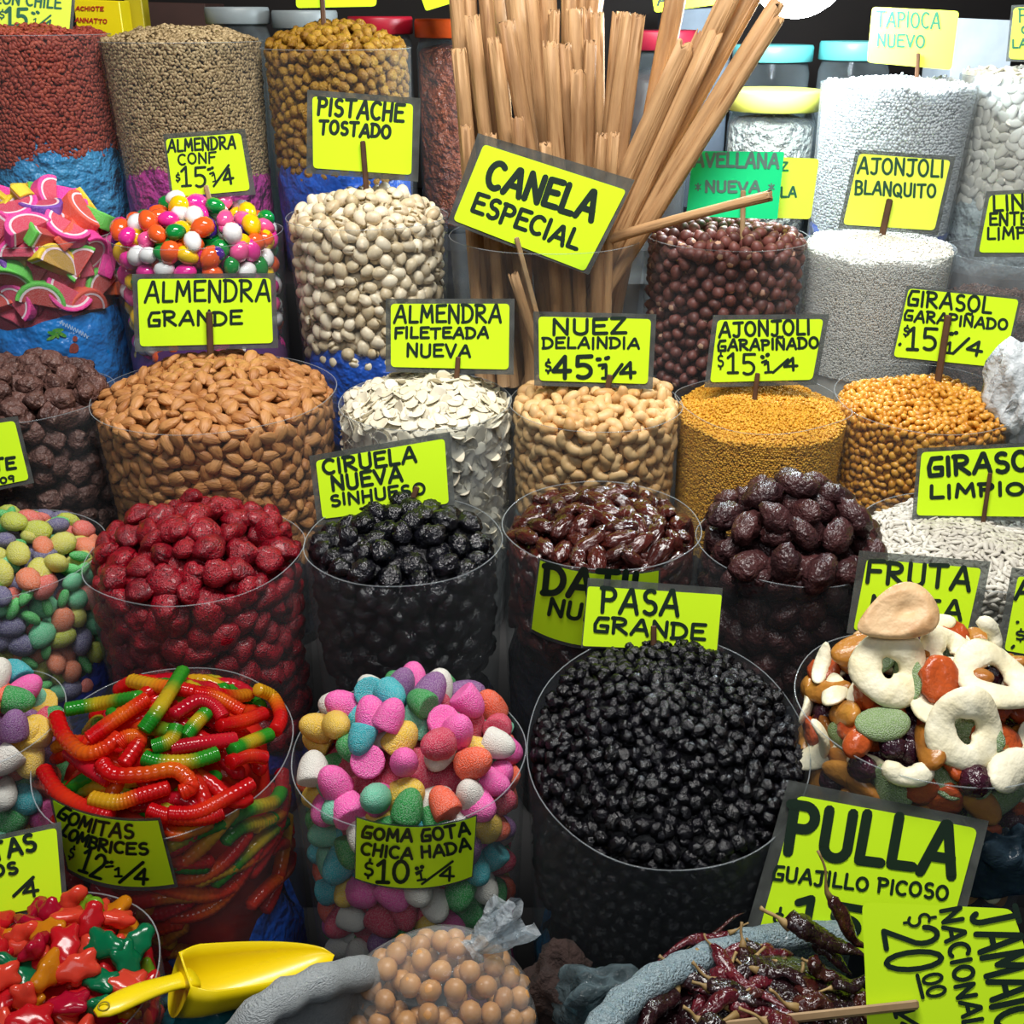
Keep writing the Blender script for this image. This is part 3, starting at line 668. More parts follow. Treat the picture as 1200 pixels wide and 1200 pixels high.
for lay, (off, n) in enumerate(((-.018, 16), (-.006, 18), (.004, 14))):
    for i in range(n):
        a = rw.uniform(0, 6.28); rr = worm_S.Rc * math.sqrt(rw.random()) * (.9 - .1 * lay)
        hd = rw.choice((0, 0, .3, .5, -.4, .8)) + rw.uniform(-.35, .35) + (3.14 if math.cos(a) > 0 else 0)
        ci = wl[(i + lay * 5) % 12] if rw.random() < .8 else 2
        worm(wormpath(worm_S, rr * math.cos(a), rr * math.sin(a), hd, rw.uniform(.12, .17), off, rw.uniform(-2, 2), rw.uniform(0, .01)), ci, f'{WM[ci][0]} gummy worm low on the heap above GOMITAS LOMBRICES')
def onheap(S, px, py, off):
    """where the view through a pixel meets the heap of sack S, lifted by OFF"""
    r = ray(px, py); t = .3
    for _ in range(900):
        p = CAM + r * t; x, y = p.x - S.C.x, p.y - S.C.y
        if math.hypot(x, y) < S.Rc * 1.08 and p.z < S.C.z + S.h(x, y) + off: return p
        t += .0015
    return pixY(px, py, S.C.y)
def smooth_path(P, k=20):
    Q = []
    for i in range(len(P) - 1):
        a, b, c, d = P[max(0, i - 1)], P[i], P[i + 1], P[min(len(P) - 1, i + 2)]
        for q in range(k):
            t = q / k; Q.append(.5 * ((2 * b) + (c - a) * t + (2 * a - 5 * b + 4 * c - d) * t * t + (3 * b - 3 * c + d - a) * t ** 3))
    return [np.array(q) for q in Q + [P[-1]]]
for ci, off, lb, pts in [
    (2, .022, 'green tipped yellow worm reaching out at the far edge', [(75, 832), (120, 824), (165, 817)]), (2, .036, 'green tipped yellow worm standing steeply at the heap top', [(167, 857), (190, 825), (215, 785)]),
    (0, .032, 'straight red worm with an orange end beside the steep green one', [(102, 867), (140, 840), (175, 817)]), (0, .03, 'orange red hook shaped worm over the gumdrop side', [(65, 835), (75, 862), (97, 882), (122, 877), (142, 860)]),
    (1, .02, 'red worm hanging along the rim above the GOMITAS card', [(50, 900), (67, 927), (100, 947), (132, 958)]), (0, .03, 'long red and orange worm curling back in the middle', [(117, 890), (132, 907), (170, 907), (205, 902), (224, 920), (210, 930)]),
    (3, .022, 'amber ended worm lying above the GOMITAS card', [(105, 935), (137, 940), (165, 932), (200, 922)]), (2, .026, 'green tipped yellow worm lying level in the middle', [(167, 887), (190, 893), (225, 892), (257, 882)]),
    (3, .02, 'yellow ended worm at the far edge of the heap', [(152, 797), (180, 803), (210, 807), (240, 814)]), (3, .024, 'yellow ended worm bending down at the gumdrop sack side', [(300, 807), (320, 817), (329, 840), (322, 857)]),
    (1, .022, 'long red worm sweeping along the near rim', [(195, 953), (230, 952), (265, 935), (297, 917)]), (4, .03, 'crimson arched worm behind the middle', [(200, 840), (230, 822), (250, 827), (262, 842)]),
    (4, .026, 'ridged crimson worm lying level right of the green ones', [(200, 877), (235, 871), (277, 866)]), (2, .024, 'short green and yellow worm by the gumdrop side', [(270, 880), (292, 870), (317, 860)]),
    (1, .022, 'short red worm beneath the short green and yellow one', [(268, 894), (290, 886), (312, 888)]), (0, .03, 'bent orange red worm in the centre of the heap', [(143, 898), (163, 868), (150, 864), (138, 872)]),
    (2, .03, 'green worm curling up at the centre', [(178, 876), (200, 867), (207, 850)]), (2, .026, 'dull green worm pointing to the far edge', [(215, 865), (230, 847), (242, 835)]),
    (1, .018, 'red worm pressed on the near rim beside the card', [(172, 948), (202, 957), (240, 958), (262, 950)]), (4, .02, 'crimson worm lying on the gumdrop corner side', [(80, 880), (105, 900), (130, 915)]),
    (0, .022, 'orange red worm lying near the far rim', [(225, 812), (255, 818), (285, 835)]), (1, .024, 'red worm between the two yellow ended ones', [(255, 850), (285, 845), (310, 835)])]:
    worm(smooth_path([onheap(worm_S, x, y, off) for x, y in pts], 34), ci, lb)
for i in range(46):
    a0 = worm_S.ac + rw.uniform(-1.7, 1.7); z0 = rw.uniform(-.28, -.03); da = rw.choice((-1, 1)) * rw.uniform(.6, 1.1); dz = rw.uniform(-.04, .04); P = []
    for k in range(84):
        t = k / 83; z = z0 + dz * t + .018 * math.sin(4 * t + i); r = worm_S.rad(z) - .0165
        P.append((worm_S.C.x + r * math.cos(a0 + da * t), worm_S.C.y + r * math.sin(a0 + da * t), worm_S.C.z + z))
    ci = wl[i % 12] if rw.random() < .85 else 2
    worm(P, ci, f'{WM[ci][0]} gummy worm behind the GOMITAS LOMBRICES sleeve')
V, F = worm_S.core(.03, .026); tag(mk('gummy_worm_fill', V, F, M('worm_core', 'a81818', 'c03018', nz=.8, ns=40, rough=.3), origin=worm_S.base), 'lower gummy worms filling the GOMITAS LOMBRICES sack', 'candies', kind='stuff')

# mixed dried fruit
AP = M('dried_apple', 'f1ebd0', 'dfd2a6', rough=.55, nz=.7, ns=30, bump=.4, bs=60, spots='cf9a4a', ss=26, st=.7)
PEAR = M('dried_pear', 'e8c79a', 'd3a878', rough=.5, nz=.7, ns=30, bump=.4, bs=50, spots='b98a5c', ss=24, st=.6)
APR = M('dried_apricot', 'cc5c2a', 'a03e20', rough=.28, nz=.6, ns=40, bump=.6, bs=60, tr=.2, coat=.2)
AMB = M('candied_papaya', 'c98a3a', 'a8622a', rough=.3, nz=.7, ns=30, bump=.5, bs=50, tr=.25, coat=.2)
KIW = M('dried_kiwi', '7f9a62', '5f7a4c', rough=.55, sugar=.3, nz=.6, ns=50)
CHY = M('dried_cherry', '2a1420', '48182a', rough=.22, nz=.5, ns=50, bump=.7, bs=90, wr=1)
def ring(i, R=.0285, t=.0165, fl=.4):
    n, m = 36, 12; V = []; F = []
    for a in range(n):
        an = 6.28318 * a / n; rr = R * (1 + .05 * math.sin(2 * an + i) + .025 * math.sin(5 * an + 2 * i)); tt = t * (1 + .12 * math.sin(3 * an + i))
        for b in range(m):
            bn = 6.28318 * b / m; V.append(((rr + tt * math.cos(bn)) * math.cos(an), (rr + tt * math.cos(bn)) * math.sin(an), fl * tt * math.sin(bn) + .004 * math.sin(2 * an + i)))
    for a in range(n):
        for b in range(m): F.append((a * m + b, ((a + 1) % n) * m + b, ((a + 1) % n) * m + (b + 1) % m, a * m + (b + 1) % m))
    return np.array(V), F
def bent(i, a, b, c, k): V, F = blob(3, a, b, c, i, .12, 2.2); V[:, 2] += k * V[:, 0] ** 2; return V, F
def arcp(rad, ang, r, fl):
    t = np.linspace(0, 1, 14); an = (t - .5) * ang
    return tube(np.stack([rad * np.sin(an), rad * np.cos(an) - rad * .8, .003 * np.sin(6 * t)], 1), r * np.sqrt(np.clip(1 - (2 * t - 1) ** 4, .03, 1)) * (1 + .1 * np.sin(9 * t)), 12, flat=fl)
def pearhalf():
    V, F = blob(4, .048, .030, .011, 3, .05, 2, taper=-.42)
    V[:, 2] -= np.where(V[:, 2] > 0, .0075 * np.exp(-((V[:, 0] - .012) ** 2 / .00018 + V[:, 1] ** 2 / .00006)), 0); V[:, 2] += np.where(V[:, 2] > 0, .0025 * np.exp(-((np.hypot(V[:, 0] / 1.5, V[:, 1]) - .024) ** 2) / .00002), 0); V[:, 2] += 5 * V[:, 1] ** 2
    return V, F
def disc(i): V, F = blob(3, .024, .02, .0105, i, .12, 2.2, ridge=.1); V[:, 2] -= .004 * np.exp(-(V[:, 0] ** 2 + V[:, 1] ** 2) / .00012); return V, F
rf = random.Random(5)
pile(fruit_S, [Kind('dried_apricot', var('dried_apricot', disc, APR, 4), 'orange dried apricot in the dried fruit heap', 'dried apricot behind the dried fruit sleeve', 'dried fruit', 'dried fruit in the sack', wt=3),
               Kind('candied_papaya', var('candied_papaya', lambda i: bent(i, .034, .017, .012, 3), AMB, 4), 'amber candied papaya strip in the dried fruit heap', 'candied papaya behind the dried fruit sleeve', 'dried fruit', 'dried fruit in the sack', wt=2.4),
               Kind('dried_apple', var('dried_apple', lambda i: bent(i, .032, .018, .006, 9), AP, 4), 'curled cream dried apple piece in the fruit heap', 'dried apple piece behind the fruit sleeve', 'dried fruit', 'dried fruit in the sack', wt=2),
               Kind('dried_kiwi', var('dried_kiwi', lambda i: bent(i, .027, .02, .006, 6), KIW, 3), 'sugared green kiwi slice in the dried fruit heap', 'green kiwi slice behind the fruit sleeve', 'dried fruit', 'dried fruit in the sack', wt=.8),
               Kind('dried_cherry', var('dried_cherry', lambda i: blob(3, .0165, .0145, .0135, i, .08, 2, ridge=.12), CHY, 3), 'round dark cherry in the dried fruit heap', 'dark cherry behind the fruit sleeve', 'dried fruit', 'dried fruit in the sack', wt=1.8)],
     .031, .024, ('dried_fruit_fill', 'lower dried fruit filling the sack by PULLA', 'dried fruit'), size=.05, vis=.2, tilt=.6, layers=((-.002, 1), (-.014, 1)), seed=24, core_off=.03, core_mat=CHY, edge=.5)
def fruit(name, me, px, py, off, n, spin, label, sc=1):
    o = link(name, me, None, onheap(fruit_S, px, py, off)); o.rotation_euler = qz(Vector(n).normalized(), spin, 0, 0).to_euler(); o.scale = (sc,) * 3
    return tag(o, label, 'dried fruit', 'dried fruit in the sack')
rings = [me_new('apple_ring', *ring(i, *a), AP) for i, a in ((0, (.0275, .0175, .5)), (1, (.0285, .0165, .5)), (2, (.0295, .016, .5)), (3, (.026, .018, .45)))]
fruit('apple_ring', rings[0], 1043, 783, .02, (-.1, -.75, .7), .4, 'apple ring with an orange stain near the top of the fruit')
fruit('apple_ring', rings[1], 1132, 855, .018, (.05, -.85, .5), 1.2, 'large round apple ring facing out at the middle of the fruit')
fruit('apple_ring', rings[2], 1166, 793, .02, (.1, -.3, 1), 2, 'apple ring lying flat beside the cropped yellow card', 1.05)
fruit('apple_ring', rings[3], 1112, 765, .016, (.2, -.5, .9), 3, 'folded apple ring lying behind the two big rings', .8)
fruit('dried_pear', me_new('dried_pear', *pearhalf(), PEAR), 1050, 722, .02, (-.1, -.7, .75), .3, 'tan dried pear half leaning on the FRUTA card', 1)
fruit('dried_pear', me_new('dried_pear', *bent(4, .043, .016, .008, -3), PEAR), 1042, 741, .018, (-.1, -.4, 1), .1, 'thin tan pear slice lying under the pear half', 1)
fruit('candied_papaya', me_new('candied_papaya', *bent(7, .046, .022, .014, 3), AMB), 1010, 760, .012, (-.2, -.5, 1), .2, 'long amber candied strip below the pear slices')
fruit('dried_apricot', me_new('dried_apricot', *disc(9), APR), 1100, 795, .012, (.1, -.8, .6), 1.2, 'plump orange apricot between the two apple rings', 1.1)
fruit('dried_apricot', me_new('dried_apricot', *disc(11), APR), 1114, 742, .02, (.1, -.5, .9), .2, 'orange apricot topped by a white apple scrap', 1)
fruit('dried_apple', me_new('dried_apple', *bent(12, .017, .012, .006, 9), AP), 1101, 729, .028, (.1, -.5, .9), .2, 'small white apple scrap on top of an orange apricot')
fruit('dried_apple', me_new('dried_apple', *arcp(.024, 2.6, .0125, .8), AP), 1064, 906, .014, (0, -.75, .65), 3.1, 'thick white crescent of apple low in the fruit heap', .95)
fruit('dried_apple', me_new('dried_apple', *bent(14, .03, .02, .012, 9), AP), 1180, 905, .012, (.2, -.7, .6), .8, 'stubby white apple chunk beside the dark cherry')
fruit('dried_apple', me_new('dried_apple', *arcp(.024, 2.0, .009, .7), AP), 1160, 742, .012, (.2, -.8, .5), -.8, 'cream apple wedge standing by the cropped yellow card')
fruit('dried_apple', me_new('dried_apple', *bent(16, .026, .01, .007, 18), AP), 962, 782, .008, (-.3, -.5, .8), 1.1, 'twisted white apple sliver at the raisin side')
fruit('dried_cherry', me_new('dried_cherry', *blob(3, .0185, .017, .016, 4, .06, 2, ridge=.12), CHY), 1143, 915, .014, (0, -.7, .7), 1, 'glossy dark cherry under the large round apple ring')
fruit('dried_kiwi', me_new('dried_kiwi', *bent(5, .032, .02, .01, 5), KIW), 1035, 848, .014, (-.1, -.5, .9), .1, 'dusty green kiwi slice beneath the stained ring')
fruit('dried_apricot', me_new('dried_apricot', *blob(3, .021, .015, .014, 8, .08, 2), APR), 1005, 870, .014, (-.1, -.5, .9), .9, 'smooth orange apricot egg beside the kiwi slice')

# ------------------------------------------------------------------ cinnamon: rolled quills
CN = M('cinnamon_bark', 'bf9668', '865d38', rough=.65, nz=.8, ns=70, bump=.6, bs=160, bdist=.002, stretch=(1, 1, .1), spots='8a6038', ss=90, st=.64)
def quill(p0, p1, r, seed, label):
    rr = random.Random(seed); d = (p1 - p0); L = d.length; q = Vector((0, 0, 1)).rotation_difference(d.normalized()) @ Quaternion((0, 0, 1), rr.uniform(0, 6.28))
    cl = []
    for i in range(22):
        t = i / 21 * 2 - 1; a = t * 2.9; cur = max(0, abs(t) - .62) / .38
        ra = 1 - .52 * cur; a = math.copysign(abs(t) * 2.6 + cur * 2.4, t); sh = math.copysign(.42 * cur, t)
        cl.append((ra * math.sin(a) * .95 + sh * .3, -ra * math.cos(a)))
    cl = np.array(cl); T = np.gradient(cl, axis=0); T /= np.linalg.norm(T, axis=1)[:, None]; Nn = np.stack([T[:, 1], -T[:, 0]], 1)
    prof = np.concatenate([cl + Nn * .07, (cl - Nn * .07)[::-1]]); n = len(prof); V = []; F = []; m = 9; bx, by = rr.uniform(-.004, .004), rr.uniform(-.004, .004)
    for i in range(m):
        t = i / (m - 1); s = r * (1 + .08 * math.sin(5 * t + seed))
        for j, (x, y) in enumerate(prof):
            jag = .012 * math.sin(j * 1.7 + seed) * r * 40 * (t if i == m - 1 else 0)
            V.append(Vector((x * s + bx * math.sin(3.1 * t), y * s * .92 + by * math.sin(3.1 * t), L * t + jag)))
    for i in range(m - 1):
        for j in range(n): F.append((i * n + j, i * n + (j + 1) % n, (i + 1) * n + (j + 1) % n, (i + 1) * n + j))
    h = n // 2
    for b in (0, (m - 1) * n):
        for j in range(h - 1): F.append((b + j, b + j + 1, b + n - 2 - j, b + n - 1 - j))
    o = link('cinnamon_stick', me_new('cinnamon_stick', V, F, CN), None, p0); o.rotation_euler = q.to_euler()
    return tag(o, label, 'cinnamon', 'cinnamon sticks in the sleeve')
# (bottom x, top x, top y, depth at the foot, depth at the top, radius in pixels)
QL = [(568, 533, -40, .0, .04, 11), (580, 547, -30, .05, .06, 10), (572, 538, 60, -.05, -.06, 9), (600, 552, 22, -.04, -.02, 10), (606, 566, -30, .02, .04, 10), (590, 560, 90, .06, .05, 10), (628, 581, 48, -.06, -.05, 11), (650, 600, -20, -.02, .0, 13), (665, 592, 30, -.07, -.05, 12),
      (660, 615, -40, .04, .05, 12), (640, 628, -30, .06, .08, 10), (660, 640, -45, .02, .06, 11), (672, 645, 52, -.07, -.06, 10), (650, 648, 15, .03, .02, 9), (690, 660, 55, -.06, -.04, 10), (675, 668, -40, .05, .08, 10), (690, 672, 14, .0, .0, 10), (684, 678, 85, -.085, -.08, 9),
      (700, 686, 12, .03, .03, 9), (690, 692, 50, -.03, -.02, 9), (705, 700, 18, .02, .01, 9), (690, 726, 18, .0, -.01, 10), (684, 738, 18, -.03, -.03, 9), (690, 748, 20, -.04, -.04, 8), (702, 706, 160, -.09, -.1, 9), (712, 720, 158, -.09, -.1, 7), (655, 690, -60, .07, .09, 11), (640, 704, -50, .05, .07, 11), (610, 578, -55, .07, .09, 12),
      (705, 803, -60, .03, .0, 12), (625, 804, 55, -.05, -.07, 13), (640, 822, 40, -.03, -.06, 8), (642, 858, -20, .0, -.05, 11), (640, 874, -40, -.02, -.08, 12), (650, 838, 40, -.05, -.08, 9), (632, 896, -30, .02, -.06, 11), (638, 910, 4, -.03, -.1, 10), (642, 913, 22, -.05, -.12, 9), (620, 792, 80, .0, -.04, 11),
      (562, 545, 150, -.08, -.09, 8), (590, 574, 160, -.09, -.09, 8), (622, 606, 140, -.1, -.09, 8), (660, 640, 170, -.1, -.1, 8)]
for i, (xb, xt, yt, d0, d1, rp) in enumerate(QL):
    Yc = cin_S.C.y; p1 = pixY(xt, yt, Yc + d1)
    p0 = pixY(xb + (600 - xb) * .03, 452, Yc + d0 * .8); p0 = p0 + (p1 - p0) * .0
    w_ = 'tall cinnamon stick rising from the CANELA bundle' if yt < 0 else 'cinnamon stick leaning out over the hazelnuts' if xt > 780 else 'short cinnamon stick in front of the CANELA bundle' if yt > 100 else 'medium cinnamon stick in the CANELA bundle'
    quill(p0, p1, rp * .92 / 1200 * proj((p0 + p1) / 2)[2], i, w_)
# the loose quill poking out towards the camera, and a broken one inside the sleeve
quill(pixY(712, 281, 1.93), pixY(902, 230, 1.80), .0098, 77, 'lone cinnamon stick jutting out across the green card')
quill(pixY(646, 470, 1.88), pixY(602, 322, 1.885), .010, 78, 'reddish cinnamon stick slanting low inside the sleeve')
# ------------------------------------------------------------------ hand lettering
def A(cx, cy, rx, ry, a0, a1, n=9): return [(cx + rx * math.cos(math.radians(a0 + (a1 - a0) * i / n)), cy + ry * math.sin(math.radians(a0 + (a1 - a0) * i / n))) for i in range(n + 1)]
NSTR = [[(.04, 0), (.06, 1), (.56, 0), (.58, 1)]]
OSTR = [A(.33, .5, .3, .48, 100, 460, 16)]
GL = {
 'A': (.68, [[(0, 0), (.38, 1), (.44, 1), (.66, 0)], [(.14, .34), (.6, .34)]]), 'B': (.56, [[(.05, 0), (.05, 1), (.32, .98)] + A(.3, .76, .2, .22, 80, -80, 6) + [(.08, .53)], [(.3, .53)] + A(.3, .27, .25, .26, 80, -85, 6) + [(.02, 0)]]),
 'C': (.58, [A(.34, .5, .32, .48, 50, 305, 12)]), 'D': (.62, [[(.06, 0), (.06, 1)], [(-.02, .98), (.22, .98)] + A(.22, .5, .38, .48, 80, -80, 9) + [(0, .01)]]),
 'E': (.54, [[(.56, .98), (.05, .96), (.04, .02), (.56, .03)], [(.06, .52), (.46, .54)]]), 'F': (.54, [[(.58, 1), (.06, .96), (.03, 0)], [(.05, .52), (.46, .54)]]),
 'G': (.6, [[(.58, .97), (.2, .95), (.06, .5), (.08, .04), (.56, .05), (.58, .44), (.3, .44)]]), 'H': (.58, [[(.06, 1), (.04, 0)], [(.54, 1), (.52, 0)], [(.05, .5), (.53, .52)]]),
 'I': (.14, [[(.07, 1), (.06, 0)]]), 'J': (.58, [[(.06, .98), (.62, 1)], [(.4, 1), (.38, .2)] + A(.2, .2, .18, .2, 0, -150, 6)]), 'L': (.5, [[(.08, 1), (.05, .02), (.5, .03)]]),
 'M': (.74, [[(.03, 0), (.12, 1), (.38, .3), (.64, 1), (.7, 0)]]), 'N': (.62, NSTR), 'Ñ': (.62, NSTR + [[(.12, 1.16), (.28, 1.22), (.38, 1.16), (.5, 1.22)]]), 'O': (.66, OSTR),
 'P': (.56, [[(.06, 0), (.06, 1)], [(-.02, .98), (.3, .98)] + A(.3, .74, .22, .24, 80, -85, 7) + [(.06, .5)]]), 'Q': (.68, OSTR + [[(.36, .28), (.66, -.05)]]),
 'R': (.6, [[(.05, 0), (.06, 1)], [(-.02, .98), (.3, .98)] + A(.3, .76, .22, .22, 80, -85, 7) + [(.1, .52), (.58, 0)]]), 'S': (.54, [A(.3, .74, .22, .24, 50, 250, 9) + A(.28, .26, .24, .26, 80, -140, 9)]),
 'T': (.62, [[(0, .97), (.62, 1)], [(.32, .98), (.3, 0)]]), 'U': (.6, [[(.06, 1), (.05, .3)] + A(.3, .26, .25, .26, 190, 350, 8) + [(.56, 1)]]), 'V': (.6, [[(.02, 1), (.3, 0), (.6, 1)]]),
 'X': (.6, [[(.04, 1), (.58, 0)], [(.58, 1), (.02, 0)]]), 'Z': (.58, [[(.04, .98), (.56, .98), (.04, .02), (.6, .03)]]),
 '0': (.56, [A(.28, .5, .26, .49, 90, 450, 14)]), '1': (.44, [[(.04, .78), (.26, 1), (.26, .02)], [(.04, .02), (.46, .03)]]), '2': (.56, [A(.28, .72, .24, .27, 170, -30, 9) + [(.04, .02), (.58, .04)]]),
 '4': (.56, [[(.4, 0), (.42, 1), (.02, .34), (.58, .34)]]), '5': (.56, [[(.58, .98), (.12, .97), (.1, .56)] + A(.28, .3, .27, .3, 100, -130, 10)]), '9': (.5, [A(.26, .72, .22, .26, 0, 360, 12), [(.47, .75), (.4, 0)]]),
 '$': (.5, [A(.26, .68, .2, .2, 50, 250, 8) + A(.24, .28, .22, .22, 80, -140, 8), [(.27, 1.12), (.26, .96)], [(.25, .0), (.24, -.12)]]), '/': (.5, [[(0, 0), (.5, 1)]]),
 '*': (.5, [[(.25, 1), (.25, 0)], [(0, .8), (.5, .2)], [(0, .2), (.5, .8)]]), '.': (.1, [[(.05, .0), (.06, .12)]]), '-': (.4, [[(0, .5), (.4, .55)]]),
}
def ribbon(pl, w, V, F):
    hw = w / 2
    for (x0, y0), (x1, y1) in zip(pl, pl[1:]):
        d = math.hypot(x1 - x0, y1 - y0)
        if d < 1e-6: continue
        nx, ny = -(y1 - y0) / d * hw, (x1 - x0) / d * hw; b = len(V)
        V += [(x0 + nx, y0 + ny, b), (x1 + nx, y1 + ny, b), (x1 - nx, y1 - ny, b), (x0 - nx, y0 - ny, b)]; F.append((b, b + 1, b + 2, b + 3))
    for x, y in pl:
        b = len(V); V += [(x + hw * math.cos(k * .7854 + .39), y + hw * math.sin(k * .7854 + .39), b) for k in range(8)]; F.append(tuple(b + k for k in range(8)))
def write(lines):
    """strokes of each line laid on its baseline; a mid point bends the baseline"""
    V = []; F = []; r = random.Random(3)
    for ln in lines:
        txt, x0, y0, x1, y1, h = ln[:6]; sw = 1.18 * (ln[6] if len(ln) > 6 and ln[6] else h * .165); mid = ln[7] if len(ln) > 7 else None
        if txt == '|': ribbon([(x0, y0), (x1, y1)], sw, V, F); continue
        adv = []; t = 0
        for ch in txt:
            if ch == ' ': t += .42; adv.append(None); continue
            adv.append(t); t += GL[ch][0] + .17
        t -= .17
        def base(s):
            if mid:
                a, b, c = (1 - s) ** 2, 2 * s * (1 - s), s * s
                cx, cy_ = 2 * mid[0] - (x0 + x1) / 2, 2 * mid[1] - (y0 + y1) / 2
                return a * x0 + b * cx + c * x1, a * y0 + b * cy_ + c * y1
            return x0 + (x1 - x0) * s, y0 + (y1 - y0) * s
        for ch, ad in zip(txt, adv):
            if ad is None: continue
            jx, jy, js = r.uniform(-.02, .02), r.uniform(-.04, .04), r.uniform(.94, 1.06); wd = GL[ch][0]
            c0 = base(ad / t); c1 = base(min(1, (ad + wd) / t)) if wd > .2 or len(txt) == 1 else base(ad / t + .02)
            dx, dy = c1[0] - c0[0], c1[1] - c0[1]; dl = math.hypot(dx, dy); ux, uy = dx / dl, dy / dl
            for pl in GL[ch][1]:
                o = []
                for gx, gy in pl:
                    s = base((ad + gx) / t); q = (gy + jy) * h * js
                    o.append((s[0] + uy * q, s[1] - ux * q))
                ribbon(o, sw, V, F)
    return V, F

NEON = M('neon_card', 'd4ff1e', rough=.6, spec=.3); NEON_PALE = M('pale_neon_card', 'e4fa50', rough=.6, spec=.3); GREEN = M('green_card', '12e08c', rough=.6, spec=.3)
INK = M('marker_ink', '0c2416', rough=.5); INK2 = M('faded_marker', '2f6a52', rough=.4); LAM = CLEAR('laminate', tint='b4b8b6', haze=.17, edge=.22, rough=.12, hz='a8aca8')
STK = M('brown_stick', '5a3a22', '3c2414', rough=.6, nz=.7, ns=40); PALE = M('pale_stick', 'a98c66', '8c6e4a', rough=.6, nz=.7, ns=40)
class Plane:
    def __init__(s, px, py, Y, tilt):
        s.P = pixY(px, py, Y); v = (CAM - s.P).normalized(); s.n = (v * tilt + Vector((0, -1, .12)) * (1 - tilt)).normalized()
    def at(s, px, py, off=0): return onplane(px, py, s.P + s.n * off, s.n)
class Curve:
    def __init__(s, S, off): s.S = S; s.off = off
    def hit(s, px, py, off=0):
        S = s.S; r = ray(px, py); R = S.R * 1.0 + s.off + off; ox, oy = CAM.x - S.C.x, CAM.y - S.C.y
        a = r.x * r.x + r.y * r.y; b = ox * r.x + oy * r.y; c = ox * ox + oy * oy - R * R; q = max(0, b * b - a * c)
        t = (-b - math.sqrt(q)) / a; p = CAM + r * t
        # follow the slight taper of the sleeve
        for _ in range(3):
            R = S.rad(p.z - S.C.z) + s.off + off; c = ox * ox + oy * oy - R * R; q = max(0, b * b - a * c); t = (-b - math.sqrt(q)) / a; p = CAM + r * t
        return p
    at = hit
def rounded(Q, r):
    out = []
    for i in range(4):
        p, c, n = Vector(Q[i - 1]), Vector(Q[i]), Vector(Q[(i + 1) % 4]); a = c + (p - c).normalized() * r; b = c + (n - c).normalized() * r
        for k in range(5):
            t = k / 4; out.append(tuple((1 - t) ** 2 * a + 2 * t * (1 - t) * c + t * t * b))
    return out
def slab(front, back):
    n = len(front); V = list(front) + list(back)
    return V, [tuple(range(n)), tuple(range(2 * n - 1, n - 1, -1))] + [(i, n + i, n + (i + 1) % n, (i + 1) % n) for i in range(n)]
